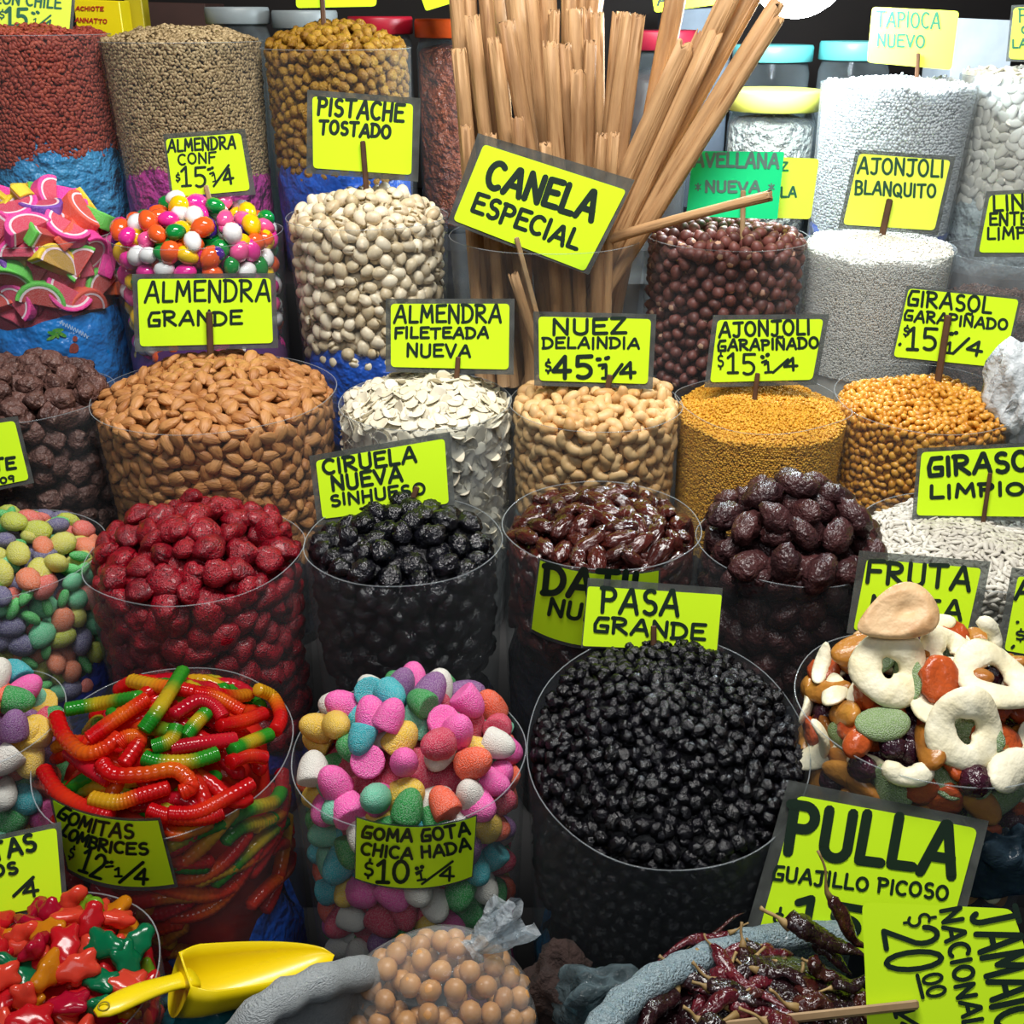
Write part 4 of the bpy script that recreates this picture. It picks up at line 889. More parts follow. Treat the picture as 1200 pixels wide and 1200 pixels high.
def sign(label, Q, Y, lines, lam=6, stick=None, mat=None, ink=None, tilt=.55, rad=5, lamq=None, smat=None):
    """a marker-lettered card in its laminate pouch on a stick"""
    cx = sum(q[0] for q in Q) / 4; cyy = sum(q[1] for q in Q) / 4
    curved = not isinstance(Y, (int, float))
    sf = Y if curved else Plane(cx, cyy, Y, tilt)
    foot = sf.at(*(stick[0] if stick else ((Q[2][0] + Q[3][0]) / 2, (Q[2][1] + Q[3][1]) / 2)))
    root = empty('price_sign', foot, label, 'sign', 'handwritten price cards')
    card_m = mat or NEON
    if curved:
        S = Y.S
        def sheet(q, off0, off1, nx=14, ny=6):
            c = [Y.hit(*p) for p in q]; pa = [(math.atan2(p.y - S.C.y, p.x - S.C.x), p.z) for p in c]; F_ = []; B_ = []
            for off, L in ((off0, F_), (off1, B_)):
                for j in range(ny + 1):
                    for i in range(nx + 1):
                        u, v = i / nx, j / ny
                        a = (pa[0][0] * (1 - u) + pa[1][0] * u) * (1 - v) + (pa[3][0] * (1 - u) + pa[2][0] * u) * v; z = (pa[0][1] * (1 - u) + pa[1][1] * u) * (1 - v) + (pa[3][1] * (1 - u) + pa[2][1] * u) * v
                        R = S.rad(z - S.C.z) + Y.off + off; L.append((S.C.x + R * math.cos(a), S.C.y + R * math.sin(a), z))
            k = nx + 1; m = len(F_); F = []
            for j in range(ny):
                for i in range(nx): F.append((j * k + i, (j + 1) * k + i, (j + 1) * k + i + 1, j * k + i + 1)); F.append((m + j * k + i, m + j * k + i + 1, m + (j + 1) * k + i + 1, m + (j + 1) * k + i))
            return F_ + B_, F
        V, F = sheet(Q, 0, -.0006)
    else:
        R = rounded(Q, rad); V, F = slab([sf.at(x, y, .0004) for x, y in R], [sf.at(x, y, -.0004) for x, y in R])
    card = mk('card', V, F, card_m, root, smooth=curved)
    V2, F2 = write(lines)
    card['_o'] = root['_o']
    if V2:
        L = mk('lettering', [sf.at(x, y, .0010 + (b * 7 % 97) * 5e-6) for x, y, b in V2], [f[::-1] for f in F2], ink or INK, card, smooth=False)
    if lam or lamq:
        if lamq is None:
            lamq = []
            for i in range(4):
                p, c, n = Vector(Q[i - 1]), Vector(Q[i]), Vector(Q[(i + 1) % 4]); lamq.append(tuple(c + (c - p).normalized() * lam + (c - n).normalized() * lam))
        if curved: V, F = sheet(lamq, -.0012, -.0016)
        else: V, F = slab([sf.at(x, y, -.0012) for x, y in lamq], [sf.at(x, y, -.0018) for x, y in lamq])
        mk('laminate_sleeve', V, F, LAM, root, smooth=curved)
    if stick:
        (bx, by), (tx, ty), wpx = stick; d = Vector((bx - tx, by - ty)); bx2, by2 = bx + d.normalized().x * 34, by + d.normalized().y * 34; nx, ny = -d.normalized().y * wpx / 2, d.normalized().x * wpx / 2
        q = [(tx + nx, ty + ny), (tx - nx, ty - ny), (bx2 - nx, by2 - ny), (bx2 + nx, by2 + ny)]
        z = proj(foot)[2]; th = wpx / 1200 * z
        V, F = slab([sf.at(x, y, .0022 + th * .8) for x, y in q], [sf.at(x, y, .0022) for x, y in q]); V, F = bevelled(V, F, th * .2, 1)
        mk('stick', V, F, smat or STK, root, smooth=False)
    return root
def price(*a): return list(a)
sign('cropped yellow-green card reading LON CHILE and 15 at the corner', [(-70, -34), (86, -25), (81, 38), (-74, 30)], 2.33, [('LON CHILE', -6, 3.5, 71, 10.5, 13), ('$', -1, 21, 5, 21.5, 9), ('15', 6, 31.5, 31, 31.5, 21), ('|', 38, 15, 40, 16, 3, 3), ('|', 43.5, 14, 45, 15, 3, 3), ('1', 38.5, 28.5, 43, 29, 7), ('/', 38.5, 35, 59, 18, 4, 1.6) if 0 else ('|', 38.5, 35, 59.5, 18, 2, 1.8), ('4', 50, 33.5, 60, 35, 12, 1.9)], lam=4, mat=NEON_PALE, ink=INK2)
sign('yellow-green card cut by the frame above the golden raisins', [(345, -62), (443, -64), (441, 7.5), (347, 9.5)], 2.36, [], lam=0, stick=((380, 40), (377, -12), 6))
sign('small corner of a yellow-green card beside the cinnamon', [(470, -70), (556, -66), (548, -2), (499, 13)], 2.5, [], lam=0, rad=3)
sign('yellow-green card peeking out behind the leaning cinnamon sticks', [(757, -62), (870, -70), (858, 3), (767, 15)], 2.55, [('A', 771, 6, 781, 5, 13, 2.4)], lam=0)
sign('pale yellow card reading TAPIOCA NUEVO', [(1022, 8), (1124, 13), (1115, 82), (1016, 73)], 2.34, [('TAPIOCA', 1027, 31, 1101, 34, 18, 2.2), ('NUEVO', 1028, 54, 1083, 56, 14, 2.2)], lam=0, stick=((1074, 97), (1076, 62), 5), mat=NEON_PALE, ink=INK2)
sign('pale yellow card cut by the frame reading P C LA', [(1188, 9), (1290, 4), (1286, 72), (1182, 69)], 2.3, [('P', 1194, 26, 1203, 26, 16, 2), ('C', 1197, 40, 1206, 40, 10, 2), ('LA', 1186.5, 56.5, 1203, 56, 10, 2)], lam=3, mat=NEON_PALE, ink=INK2)
sign('yellow-green card reading ALMENDRA CONF 15 and a quarter', [(194, 163), (282, 156), (293, 223), (203, 231)], 2.06, [('ALMENDRA', 197, 178, 276, 174, 14), ('CONF', 209, 193, 253, 190.5, 12), ('$', 206, 212, 211, 212, 9, 1.8), ('15', 212.5, 219.5, 241, 218, 23, 2.6), ('|', 244, 198.5, 246, 198, 3, 3), ('|', 248, 197, 249, 196.5, 3, 3), ('|', 246, 203.5, 250, 202, 2, 2), ('1', 249, 213, 255, 212, 9), ('|', 250.5, 218, 268, 193.5, 2.4, 2.4), ('4', 263, 217, 274, 215, 17, 2.6)], lamq=[(191, 157), (287, 151), (300, 228), (200, 235)], stick=((247, 240), (241, 217), 6), smat=PALE)
sign('yellow-green card reading PISTACHE TOSTADO above the pistachios', [(366, 113), (484, 122), (482, 205), (367, 197)], 2.05, [('PISTACHE', 372, 134, 472, 143, 20, 3.4), ('TOSTADO', 374, 156, 457, 162, 15, 3.2)], lamq=[(360, 105), (493, 115), (490, 213), (359, 203)], stick=((430, 232), (425, 165), 6.5))
sign('large tilted yellow-green card reading CANELA ESPECIAL', [(567, 169), (734, 223), (685, 318), (531, 258)], 1.87, [('CANELA', 568, 218, 693, 259, 32, 6.2), ('ESPECIAL', 552, 247, 675, 293, 22, 4.2)], lamq=[(560, 156), (744, 211), (690, 322), (524, 261)], stick=((627, 360), (605, 278), 6), tilt=.7, smat=PALE)
sign('yellow-green card reading AJONJOLI BLANQUITO', [(1007, 180), (1114, 188), (1095, 270), (988, 263)], 2.05, [('AJONJOLI', 1005, 203, 1105, 208, 19, 2.6), ('BLANQUITO', 1002, 227, 1096, 232, 15, 2.5)], lam=5, stick=((1031, 288), (1043, 233), 8), mat=NEON_PALE, ink=M('green_marker', '1c4a34', rough=.5))
sign('bright mint green card reading AVELLANA NUEVA', [(812, 177), (919, 178), (911, 257), (804, 253)], 1.98, [('AVELLANA', 813, 195, 912, 197, 16, 3), ('*', 815, 223, 821, 223, 8, 1.3), ('NUEVA', 827, 225, 890, 225, 12, 2.8), ('*', 901, 223, 907, 223, 8, 1.3)], lam=0, stick=((870, 277), (871, 223), 6), mat=GREEN, ink=M('silver_marker', '5f8078', rough=.3), rad=2, smat=PALE)
sign('plain yellow card half hidden behind the mint green one', [(885, 183), (960, 186), (950, 257), (872, 254)], 2.0, [('Z', 915, 200, 923, 200, 10, 2), ('LA', 915, 231, 933, 231, 12, 2.2)], lam=0, mat=NEON_PALE, ink=INK2)
sign('cropped yellow-green card reading LIN ENTE LIMP', [(1160, 229), (1262, 224), (1254, 296), (1147, 296)], 1.96, [('LIN', 1164, 247.6, 1200, 245.5, 18, 2.8), ('ENTE', 1160, 264, 1205, 263.5, 14, 2.6), ('LIMP', 1157, 280.5, 1202, 279.5, 13, 2.5)], lam=5)
sign('yellow-green card reading ALMENDRA GRANDE over the almond heap', [(161, 327), (317, 326), (320, 402), (164, 406)], 1.74, [('ALMENDRA', 170, 354, 316, 353, 24, 2.9), ('GRANDE', 173, 382, 283, 380, 16, 2.9)], lam=6, stick=((247, 424), (245, 365), 8))
sign('yellow-green card reading ALMENDRA FILETEADA NUEVA', [(458, 356), (597, 356), (596, 433), (458, 430)], 1.7, [('ALMENDRA', 462, 378, 587, 378, 20, 2.9), ('FILETEADA', 463, 396, 572, 396, 12, 2.8), ('NUEVA', 477, 418, 551, 418, 14, 2.8)], lam=6, stick=((535, 445), (537, 418), 6))
sign('yellow-green card reading NUEZ DELAINDIA 45 and a quarter', [(631, 371), (763, 374), (759, 450), (632, 446)], 1.66, [('NUEZ', 648, 392, 733, 391, 18, 3.3), ('DELAINDIA', 636, 408, 749, 408, 12, 2.6), ('$', 639, 436, 646, 436, 13, 2.4), ('45', 648, 443, 693, 442, 25, 4.4), ('|', 700, 421, 703, 421, 4, 4), ('|', 710, 420, 713, 419, 4, 4), ('|', 702, 428, 710, 427, 3, 3), ('1', 705, 444, 714, 444, 15, 3), ('|', 716, 445, 729, 427, 3.4, 3.4), ('4', 727, 444, 744, 443, 17, 3.4)], lam=6, stick=((712, 456), (715, 439), 7))
sign('yellow-green card reading AJONJOLI GARAPINADO 15 and a quarter', [(841, 375), (965, 374), (952, 445), (832, 448)], 1.69, [('AJONJOLI', 843, 395, 949, 392, 17, 2.9), ('GARAPIÑADO', 841, 411, 959, 408, 12, 2.7), ('$', 841, 430, 848, 430, 15, 2), ('15', 852, 438, 884, 438, 23, 2.8), ('|', 893, 418, 894, 418.5, 4, 4), ('|', 899, 416, 900, 415.5, 4, 4), ('|', 893, 424.5, 898, 422.5, 2.4, 2.4), ('1', 896, 436.5, 904, 436, 13, 2.4), ('|', 906, 436.5, 923.5, 421, 2.6, 2.6), ('4', 919, 435, 934, 434, 15, 2.8)], lam=6, stick=((886, 453), (888, 437), 6))
sign('tilted yellow-green card reading GIRASOL GARAPINADO 15 and a quarter', [(1065, 338), (1194, 351), (1176, 431), (1047, 418)], 1.7, [('GIRASOL', 1063, 357.5, 1161, 367.5, 18, 2.9), ('GARAPIÑADO', 1059, 375, 1180, 387, 12, 2.6), ('$', 1058, 393, 1065, 394, 10, 2), ('|', 1054, 404, 1055, 403, 3, 3), ('15', 1062, 409, 1096, 411, 25, 3.3), ('|', 1114, 391, 1116, 391, 4, 4), ('|', 1120, 390, 1121, 390, 4, 4), ('1', 1107, 413, 1116, 414, 12, 2.6), ('|', 1117, 414, 1135.5, 396.5, 3, 3), ('4', 1132, 414, 1149, 417, 17, 3.1)], lam=3, stick=((1097, 460), (1111.5, 369), 8.5))
sign('tilted yellow-green card reading CIRUELA NUEVA SINHUESO', [(370, 540), (521, 514), (526, 590), (378, 608)], 1.42, [('CIRUELA', 379.5, 556, 488, 541, 17, 3.3), ('NUEVA', 390, 575, 471.6, 563, 16, 3.4), ('SINHUESO', 388, 593, 498.7, 579, 13, 2.8)], lam=7, stick=((477, 604), (489, 570), 7))
sign('cropped yellow-green card reading TE in front of the chocolate', [(-70, 506), (17, 493), (34, 562), (-55, 580)], 1.5, [('TE', -7, 552, 18, 549, 14, 3.2), ('09', 1, 567, 17, 564, 7, 2)], lam=5)
sign('yellow-green card reading GIRASOL LIMPIO on the grey seeds', [(1080, 530), (1252, 521), (1252, 606), (1074, 604)], 1.36, [('GIRASOL', 1087.5, 558.5, 1226, 550, 22, 4.6), ('LIMPIO', 1090, 584, 1200, 579, 14, 3.8)], lam=5, stick=((1155, 592), (1160.5, 554), 5.5))
sign('curved yellow-green card reading DATIL NUEVO on the date sleeve', [(633, 657), (772, 669), (768, 752), (623, 737)], Curve(date_S, .003), [('DATIL', 636, 695, 758, 707, 33, 6.5), ('NUEVO', 642, 720, 742, 738, 18, 4)], lam=3)
sign('yellow-green card reading PASA GRANDE behind the raisin heap', [(689, 687), (846, 697), (840, 763), (682.5, 757)], 1.155, [('PASA', 704, 717, 794.5, 722.5, 29, 4.2), ('GRANDE', 695, 740, 825, 750, 17, 3.6)], lamq=[(689, 677), (847, 689), (841, 764), (681, 759)], stick=((766, 764), (766, 733), 7), rad=3)
sign('yellow-green card reading FRUTA over the dried fruit heap', [(1016, 655), (1150, 666), (1131, 752), (1000, 738)], 1.15, [('FRUTA', 1015.5, 682, 1136, 692, 26, 4.4), ('MIXTA', 1019, 720, 1126, 727, 21, 4)], lamq=[(1007, 645), (1161, 658), (1142, 758), (992, 742)])
sign('cropped yellow-green card starting with A beside the dried fruit', [(1193, 675), (1300, 690), (1288, 782), (1177, 762)], 1.1, [('A', 1190, 702, 1212, 700, 20, 4), ('|', 1192, 729, 1193, 729, 3, 3), ('$', 1190, 750, 1202, 750, 12, 2.2), ('|', 1186, 759, 1188, 757, 3, 3)], lam=9)
sign('curved yellow-green card reading GOMITAS LOMBRICES 12 and a quarter', [(61.5, 938), (185, 962), (204, 1036), (80, 1018)], Curve(worm_S, .003), [('GOMITAS', 66, 956.5, 156, 982.5, 15.5, 3, (107, 976)), ('LOMBRICES', 71, 977, 173.5, 1001, 13, 3, (114, 996)), ('$', 79, 1005, 85, 1007, 13, 2), ('12', 91, 1021, 117, 1030, 27, 3.2), ('|', 125, 1010.5, 126, 1010.5, 3.6, 3.6), ('|', 130, 1010.5, 131, 1010.5, 3.6, 3.6), ('|', 124, 1016, 132, 1015, 2.4, 2.4), ('1', 134, 1027.5, 142, 1027.5, 10, 2.4), ('|', 140, 1034, 167.5, 1010.7, 3.4, 3.4), ('4', 157, 1035, 172, 1036, 17, 3.2)], lam=4)
sign('curved yellow-green card reading GOMA GOTA CHICA HADA', [(418, 959), (558, 957), (553, 1027), (416.5, 1029)], Curve(drop_S, .003), [('GOMA GOTA', 423, 981, 551, 977.5, 14, 3.2, (487, 986.5)), ('CHICA HADA', 422.5, 1000, 552, 995, 13, 3, (487, 1006)), ('$', 426, 1027, 437, 1028, 17, 2.6), ('10', 440.5, 1033.5, 478, 1035.5, 25, 3.8), ('|', 488, 1017.7, 489, 1017.7, 4, 4), ('|', 494, 1016, 495, 1016, 4, 4), ('|', 487.5, 1023, 494.5, 1020, 2.2, 2.2), ('1', 488.5, 1032, 498, 1030.5, 9, 2.2), ('|', 494.5, 1036, 530.5, 1009.5, 2.4, 2.4), ('4', 515, 1031.5, 531, 1032, 17, 2.6)], lam=2)
sign('cropped yellow-green card reading TAS OS behind the gummy bears', [(-75, 1000), (66, 970), (73, 1058), (-60, 1085)], .80, [('TAS', -8, 1009, 43, 996, 20, 4), ('OS', -8, 1028, 21, 1023, 13, 3.4), ('|', 16, 1050, 39, 1028, 3.4, 3.4), ('4', 28, 1052, 45, 1049, 16, 3.2)], lam=6)
sign('large yellow-green card reading PULLA GUAJILLO PICOSO', [(934, 932), (1146, 971), (1106, 1120), (882, 1118)], .83, [('PULLA', 920, 998, 1116, 1027, 58, 10.5), ('GUAJILLO PICOSO', 905, 1031, 1110, 1055, 16, 3.2), ('15', 928, 1084, 1004, 1098, 33, 8), ('$', 903, 1094, 917, 1096, 30, 3)], lamq=[(924, 914), (1159, 962), (1118, 1124), (867, 1114)], rad=9)
sign('creased yellow-green card turned sideways reading JAMAICA NACIONAL', [(1010, 1057), (1186, 1065), (1250, 1262), (1019, 1262)], .645, [('JAMAICA', 1138, 1071, 1174, 1234, 54, 6), ('NACIONAL', 1102, 1067, 1131, 1209, 23, 4.4), ('$', 1062, 1074, 1065, 1088, 30, 3), ('20', 1032, 1090, 1037, 1140, 63, 5.4), ('00', 1081, 1144, 1087, 1170, 22, 3.4), ('|', 1075, 1143, 1081.5, 1169, 4, 4), ('1', 1048, 1184, 1050, 1192, 22, 4), ('|', 1050, 1186, 1080, 1204, 4, 4), ('4', 1050, 1200, 1053, 1216, 24, 4)], lam=0, rad=10, stick=((876, 1199), (1077, 1177), 12), smat=PALE)

# print on the blue bag under the jelly slices: a palm, a small figure and a line of script
cv = Curve(slice_S, -.0025)
def decal(nm, quads, m): 
    V = []; F = []
    for q in quads:
        b = len(V); V += [cv.hit(x, y, .0003 * (len(F) % 5)) for x, y in q]; F.append(tuple(range(b, b + len(q)))[::-1])
    mk(nm, V, F, m, slice_S.root, smooth=False)
def blobq(x, y, rx, ry, a=0, n=12): return [(x + rx * math.cos(k * 6.283 / n) * math.cos(a) - ry * math.sin(k * 6.283 / n) * math.sin(a), y + rx * math.cos(k * 6.283 / n) * math.sin(a) + ry * math.sin(k * 6.283 / n) * math.cos(a)) for k in range(n)]
decal('printed_palm', [blobq(62, 391, 7, 2.4, .3), blobq(68, 387, 7, 2.4, -.1), blobq(73, 392, 6, 2.2, .5), blobq(60, 396, 6, 2, -.4), blobq(67, 393, 4, 2, 1)], M('print_green', '3f9a3a', '86b840', nz=.9, ns=300))
decal('printed_figure', [blobq(88, 397, 3, 3.4), blobq(87, 408, 5.5, 6), blobq(84, 411, 3, 3)], M('print_red', 'a8483c', '7c3a34', nz=.8, ns=200))
Vs_, Fs_ = [], []
ribbon([(70 + i * .62, 377 + i * .33 + 2.6 * math.sin(i * 1.25) * (1 if i % 9 else .3)) for i in range(56)], .8, Vs_, Fs_)
mk('printed_script', [cv.hit(x, y, .0004) for x, y, b in Vs_], [f[::-1] for f in Fs_], M('print_white', 'b9d4f2'), slice_S.root, smooth=False)
# ------------------------------------------------------------------ lamp
bc = pixY(938, -40, 2.28)
k = N('lamp_glow'); em = k.n('ShaderNodeEmission'); em.inputs[0].default_value = (.82, .94, 1, 1); em.inputs[1].default_value = 95; k.l(em.outputs[0], k.out.inputs[0])
lr = empty('hanging_lamp', bc - Vector((0, 0, .1)), 'glaring bulb hanging above the TAPIOCA card', 'lamp')
V, F = ico(3); V = V * np.array([.098, .098, .094]); V[:, 2] += np.where(V[:, 2] > .05, (V[:, 2] - .05) * .8, 0)
mk('bulb', V + np.array(bc), F, k.m, lr)
mk('socket', *lathe([(.02, .11), (.036, .115), (.036, .18), (.012, .2)], 24, bc), M('socket', '202022', rough=.4), lr)
V, F = tube([bc + Vector((0, 0, .19)), bc + Vector((.01, 0, .9)), Vector((bc.x, bc.y, 3.5))], [.005] * 3, 8); mk('cord', V, F, M('socket', '202022'), lr)
tag(mk('ceiling', *box((-3, -1.5, 3.5), (3, 3.6, 3.56)), M('ceiling_paint', '2a2624', rough=.8)), kind='structure')

# ------------------------------------------------------------------ jars and boxes at the back
JG = CLEAR('jar_glass', tint='dfe8ea', haze=.05, edge=.4, rough=.06, hz='c4d0d6')
def jar(px, wpx, lt, lb, Y, lid, label, fill=None, fpx=None, z0=1.1, tint=None):
    c = pixY(px, lb, Y); z = proj(c)[2]; R = wpx / 2 / 1200 * z; hl = (lb - lt) / 1200 * z
    root = empty('glass_jar', (c.x, Y, z0), label, 'jar', 'jars behind the sacks'); top = c.z
    mk('body', *lathe([(R * .93, z0), (R * .96, z0 + .01), (R * .96, top - .03), (R * .88, top - .006), (R * .88, top)], 36, (c.x, Y, 0)), tint or JG, root)
    mk('lid', *lathe([(R * .97, top - .004), (R, top - .002), (R, top + hl * .85), (R * .97, top + hl), (R * .9, top + hl)], 40, (c.x, Y, 0)), lid, root)
    if fill:
        zf = pixY(px, fpx, Y - R).z; V, F = lathe([(R * .9, z0 + .012), (R * .92, z0 + .03), (R * .92, zf - .01), (R * .8, zf), (R * .3, zf + .01)], 40, (c.x, Y, 0))
        V[:, 2] += .006 * np.sin(V[:, 0] * 90) * np.sin(V[:, 1] * 80) * (V[:, 2] > zf - .02); mk('contents', V, F, fill, root)
def lidm(n, c): return M('lid_' + n, c, rough=.4)
jar(279, 74, 10, 26, 2.72, lidm('grey', '8d9698'), 'glass jar with pale grey lid behind the brown seeds')
jar(358, 76, 14, 31, 2.72, lidm('grey', '8d9698'), 'grey lidded glass jar behind the golden raisins')
jar(446, 76, 21, 38, 2.74, lidm('red', 'a3152a'), 'glass jar with dark red lid beside golden raisins')
jar(528, 84, 24, 42, 2.7, lidm('orange', 'e0551c'), 'jar with orange lid holding orange dried fruit', M('jar_apricot', 'b4542c', '7c3420', nz=1, ns=30, rough=.4, bump=1, bs=40, bdist=.02), 58)
jar(768, 96, 37, 56, 2.7, lidm('maroon', '7c1428'), 'jar with maroon lid and dark contents behind the cinnamon', M('jar_dark', '3a241e', '2a1a18', nz=1, ns=40, rough=.4), 92)
jar(906, 106, 106, 127, 2.6, lidm('yellow', 'e6e66a'), 'squat jar with yellow lid and pale nuts inside', M('jar_nut', 'd8cfc2', '9a8678', nz=1, ns=50, rough=.5, bump=1, bs=60, bdist=.02), 146)
jar(905, 92, 54, 70, 2.92, lidm('aqua', '6ad0d2'), 'jar with aqua lid standing behind the yellow lidded jar')
jar(1002, 84, 50, 68, 2.9, lidm('aqua', '6ad0d2'), 'second aqua lidded jar beneath the glaring bulb')
def crate(nm, Q, Y, dep, m, label, cat, z0=None, text=None, ink=None):
    P = [pixY(x, y, Y) for x, y in Q]; zz = z0
    if zz is not None: P[2] = Vector((P[2].x, Y, zz)); P[3] = Vector((P[3].x, Y, zz))
    V = P + [p + Vector((0, dep, 0)) for p in P]; F = [(3, 2, 1, 0), (4, 5, 6, 7), (0, 1, 5, 4), (1, 2, 6, 5), (2, 3, 7, 6), (3, 0, 4, 7)]
    root = empty(nm, (P[3] + P[2]) / 2, label, cat); root['_o'] = list((P[3] + P[2]) / 2)
    mk('carton', *bevelled(V, F, .002, 1), m, root, smooth=False)
    if text:
        V2, F2 = write(text); mk('lettering', [pixY(x, y, Y - .002 - (b * 7 % 97) * 5e-6) for x, y, b in V2], [f[::-1] for f in F2], ink, root, smooth=False)
crate('product_box', [(85, -1), (139.5, 1), (142, 40), (82, 40)], 2.62, .07, M('yellow_carton', 'eed70e', rough=.4), 'yellow carton printed ACHIOTE and ANNATTO in red', 'box', 1.1, [('ACHIOTE', 88.7, 12, 121, 12.8, 4.6, 1.1), ('ANNATTO', 88, 25.6, 125, 27.6, 4.8, 1.1)], M('red_print', 'b02818'))
crate('product_box', [(143, -14), (164, -13), (165, 30), (144, 30)], 2.7, .05, M('ochre_carton', 'a89a10', 'b8a818', rough=.4), 'narrow ochre carton behind the yellow carton', 'box', 1.1)
crate('white_carton', [(1122, 21), (1192, 24), (1190, 95), (1120, 95)], 2.86, .2, M('white_carton', 'cfd8e2', 'b4c0cc', rough=.6, nz=.8, ns=10), 'pale carton standing behind tapioca and pumpkin seeds', 'box', 1.1)
crate('brown_carton', [(165, 2), (240, 4), (240, 60), (165, 60)], 3.0, .2, M('brown_carton', '3a2018', '2c1812', nz=.8, ns=10, rough=.7), 'dark brown carton between the ochre carton and the jar', 'box', 1.1)
crate('grey_carton', [(783, 12), (860, 8), (860, 52), (783, 52)], 3.0, .2, M('grey_carton', '6f7c8c', '55606e', nz=.8, ns=10, rough=.6), 'grey carton behind the leaning cinnamon sticks', 'box', 1.1)

# ------------------------------------------------------------------ things at the front
YEL = M('yellow_plastic', 'e6cc0a', rough=.34, coat=.2)
B = pixY(216, 1136, .71); T = pixY(392, 1119, .785); xa = (T - B).normalized(); ya = Vector((-xa.y, xa.x, 0)).normalized(); za = xa.cross(ya); Ls = (T - B).length
hp = onheap(bear_S, 112, 1188, .03)
sc_ = empty('scoop', B, 'yellow plastic scoop resting across the gummy bear sack', 'scoop')
def scoop_shell(inset):
    V = []; F = []; n, m = 20, 16
    for i in range(n + 1):
        s = i / n; s2 = s; wd = (.033 - inset) * (max(0, 1 - s2 ** 2.6)) ** .5 * min(1, .72 + s * 2.2); dp = (.054 - inset) * max(0, 1 - s2 ** 1.7) ** .8
        for j in range(m + 1):
            a = math.pi * j / m
            yy = -wd * math.cos(a); zz = -dp * math.sin(a) ** .75
            V.append(B + xa * (Ls * s + inset * (1 if i == 0 else 0)) + ya * yy + za * (zz))
    k = m + 1
    for i in range(n):
        for j in range(m): F.append((i * k + j, (i + 1) * k + j, (i + 1) * k + j + 1, i * k + j + 1))
    F.append(tuple(range(m, -1, -1))); return V, F
V, F = scoop_shell(0); V2, F2 = scoop_shell(.0022); n0 = len(V)
rim = []
kk = 17
for i in range(20):
    rim += [(i * kk, n0 + i * kk, n0 + (i + 1) * kk, (i + 1) * kk), (i * kk + 16, (i + 1) * kk + 16, n0 + (i + 1) * kk + 16, n0 + i * kk + 16)]
rim.append((0, 16, n0 + 16, n0))
mk('bowl', V + V2, F + [tuple(q + n0 for q in f[::-1]) for f in F2] + rim, YEL, sc_)
J = B - za * .012 + xa * .012
t = np.linspace(0, 1, 12); P = [np.array(J.lerp(hp, float(q)) + Vector((0, 0, .006 * math.sin(3.14 * q)))) for q in t]
V, F = tube(P, .0125 * np.array([1.25, .95, .85, .85, .9, .95, 1, 1.02, 1.04, 1, .85, .4]), 12, flat=.42); mk('handle', V, F, YEL, sc_)
hd = J.lerp(hp, .9) + Vector((0, -.002, .0075)); V, F = tube([hd + .005 * Vector((math.cos(a), math.sin(a) * .7, math.sin(a) * .3)) for a in np.linspace(0, 6.2832, 17)], [.0007] * 17, 6, caps=False); mk('hole_rim', V, F, M('dark_yellow', '8a7a08'), sc_)

def crumple(nm, px, py, Y, rx, ry, rz, m, label, cat, seed, amp=.22, f=4, ridge=.2, s=4):
    c = pixY(px, py, Y); V, F = blob(s, rx, ry, rz, seed, amp, f, ridge=ridge, rf=9)
    return tag(mk(nm, V + np.array(c), F, m, smooth=True), label, cat)
# nuts in a knotted clear bag
bcn = pixY(515, 1192, .745); rx, ry, rz = .107, .085, .092
bag = empty('plastic_bag', bcn - Vector((0, 0, rz)), 'knotted clear bag of round tan nuts', 'bag')
V, F = blob(4, rx, ry, rz, 3, .03, 4); V *= (1 + .018 * np.abs(wav(V / .1, 14, 8)))[:, None]; mk('film', V + np.array(bcn), F, CLEAR('bag_film', tint='f2f2f0', haze=.07, edge=.3, rough=.08, bump=1, bs=28, hz='d8dcde'), bag)
n0 = pixY(552, 1114, .76); n1 = pixY(608, 1072, .775); V = []; F = []; n, m = 28, 10; ax = (n1 - n0); L = ax.length; ax = ax.normalized(); s1 = ax.cross(Vector((0, 1, 0))).normalized(); s2 = ax.cross(s1)
for i in range(m):
    q = i / (m - 1); r = .007 + .02 * q ** .8 if q > .12 else .014 - .05 * q
    for j in range(n):
        a = 6.283 * j / n; rr = r * (1 + .28 * math.sin(5 * a + 3 * q) + .2 * math.sin(9 * a + 5 * q)); V.append(n0 + ax * L * q * (1 + .12 * math.sin(3 * a) * q) + s1 * rr * math.cos(a) + s2 * rr * .6 * math.sin(a))
for i in range(m - 1):
    for j in range(n): F.append((i * n + j, i * n + (j + 1) % n, (i + 1) * n + (j + 1) % n, (i + 1) * n + j))
mk('knot', V, F, CLEAR('bag_knot', tint='e4ecf0', haze=.3, edge=.3, rough=.15, bump=1, bs=60, hz='dfe8ee'), bag)
NT = M('tan_nut', 'cf9a5e', 'b07c48', rough=.4, nz=.4, ns=70)
nutm = var('round_nut', lambda i: blob(2, .0125, .0118, .0112, i, .06, 2), NT, 4)
rn = np.random.RandomState(4); pts = []
for layer in (.885, .66):
    lst = []
    for _ in range(6000):
        v = rn.normal(size=3); v /= np.linalg.norm(v)
        if v[2] < -.25 or v[1] > .75: continue
        p = np.array(bcn) + v * np.array([rx, ry, rz]) * layer
        if not inview(p): continue
        if any(((p - q) ** 2).sum() < .0212 ** 2 for q in lst): continue
        lst.append(p)
    pts += lst
for i, p in enumerate(pts):
    o = link('round_nut', nutm[i % 4], None, p); o.rotation_euler = (rn.rand() * 6, rn.rand() * 6, rn.rand() * 6); tag(o, 'round tan nut inside the knotted clear bag', 'nut', 'round tan nuts in the clear bag')

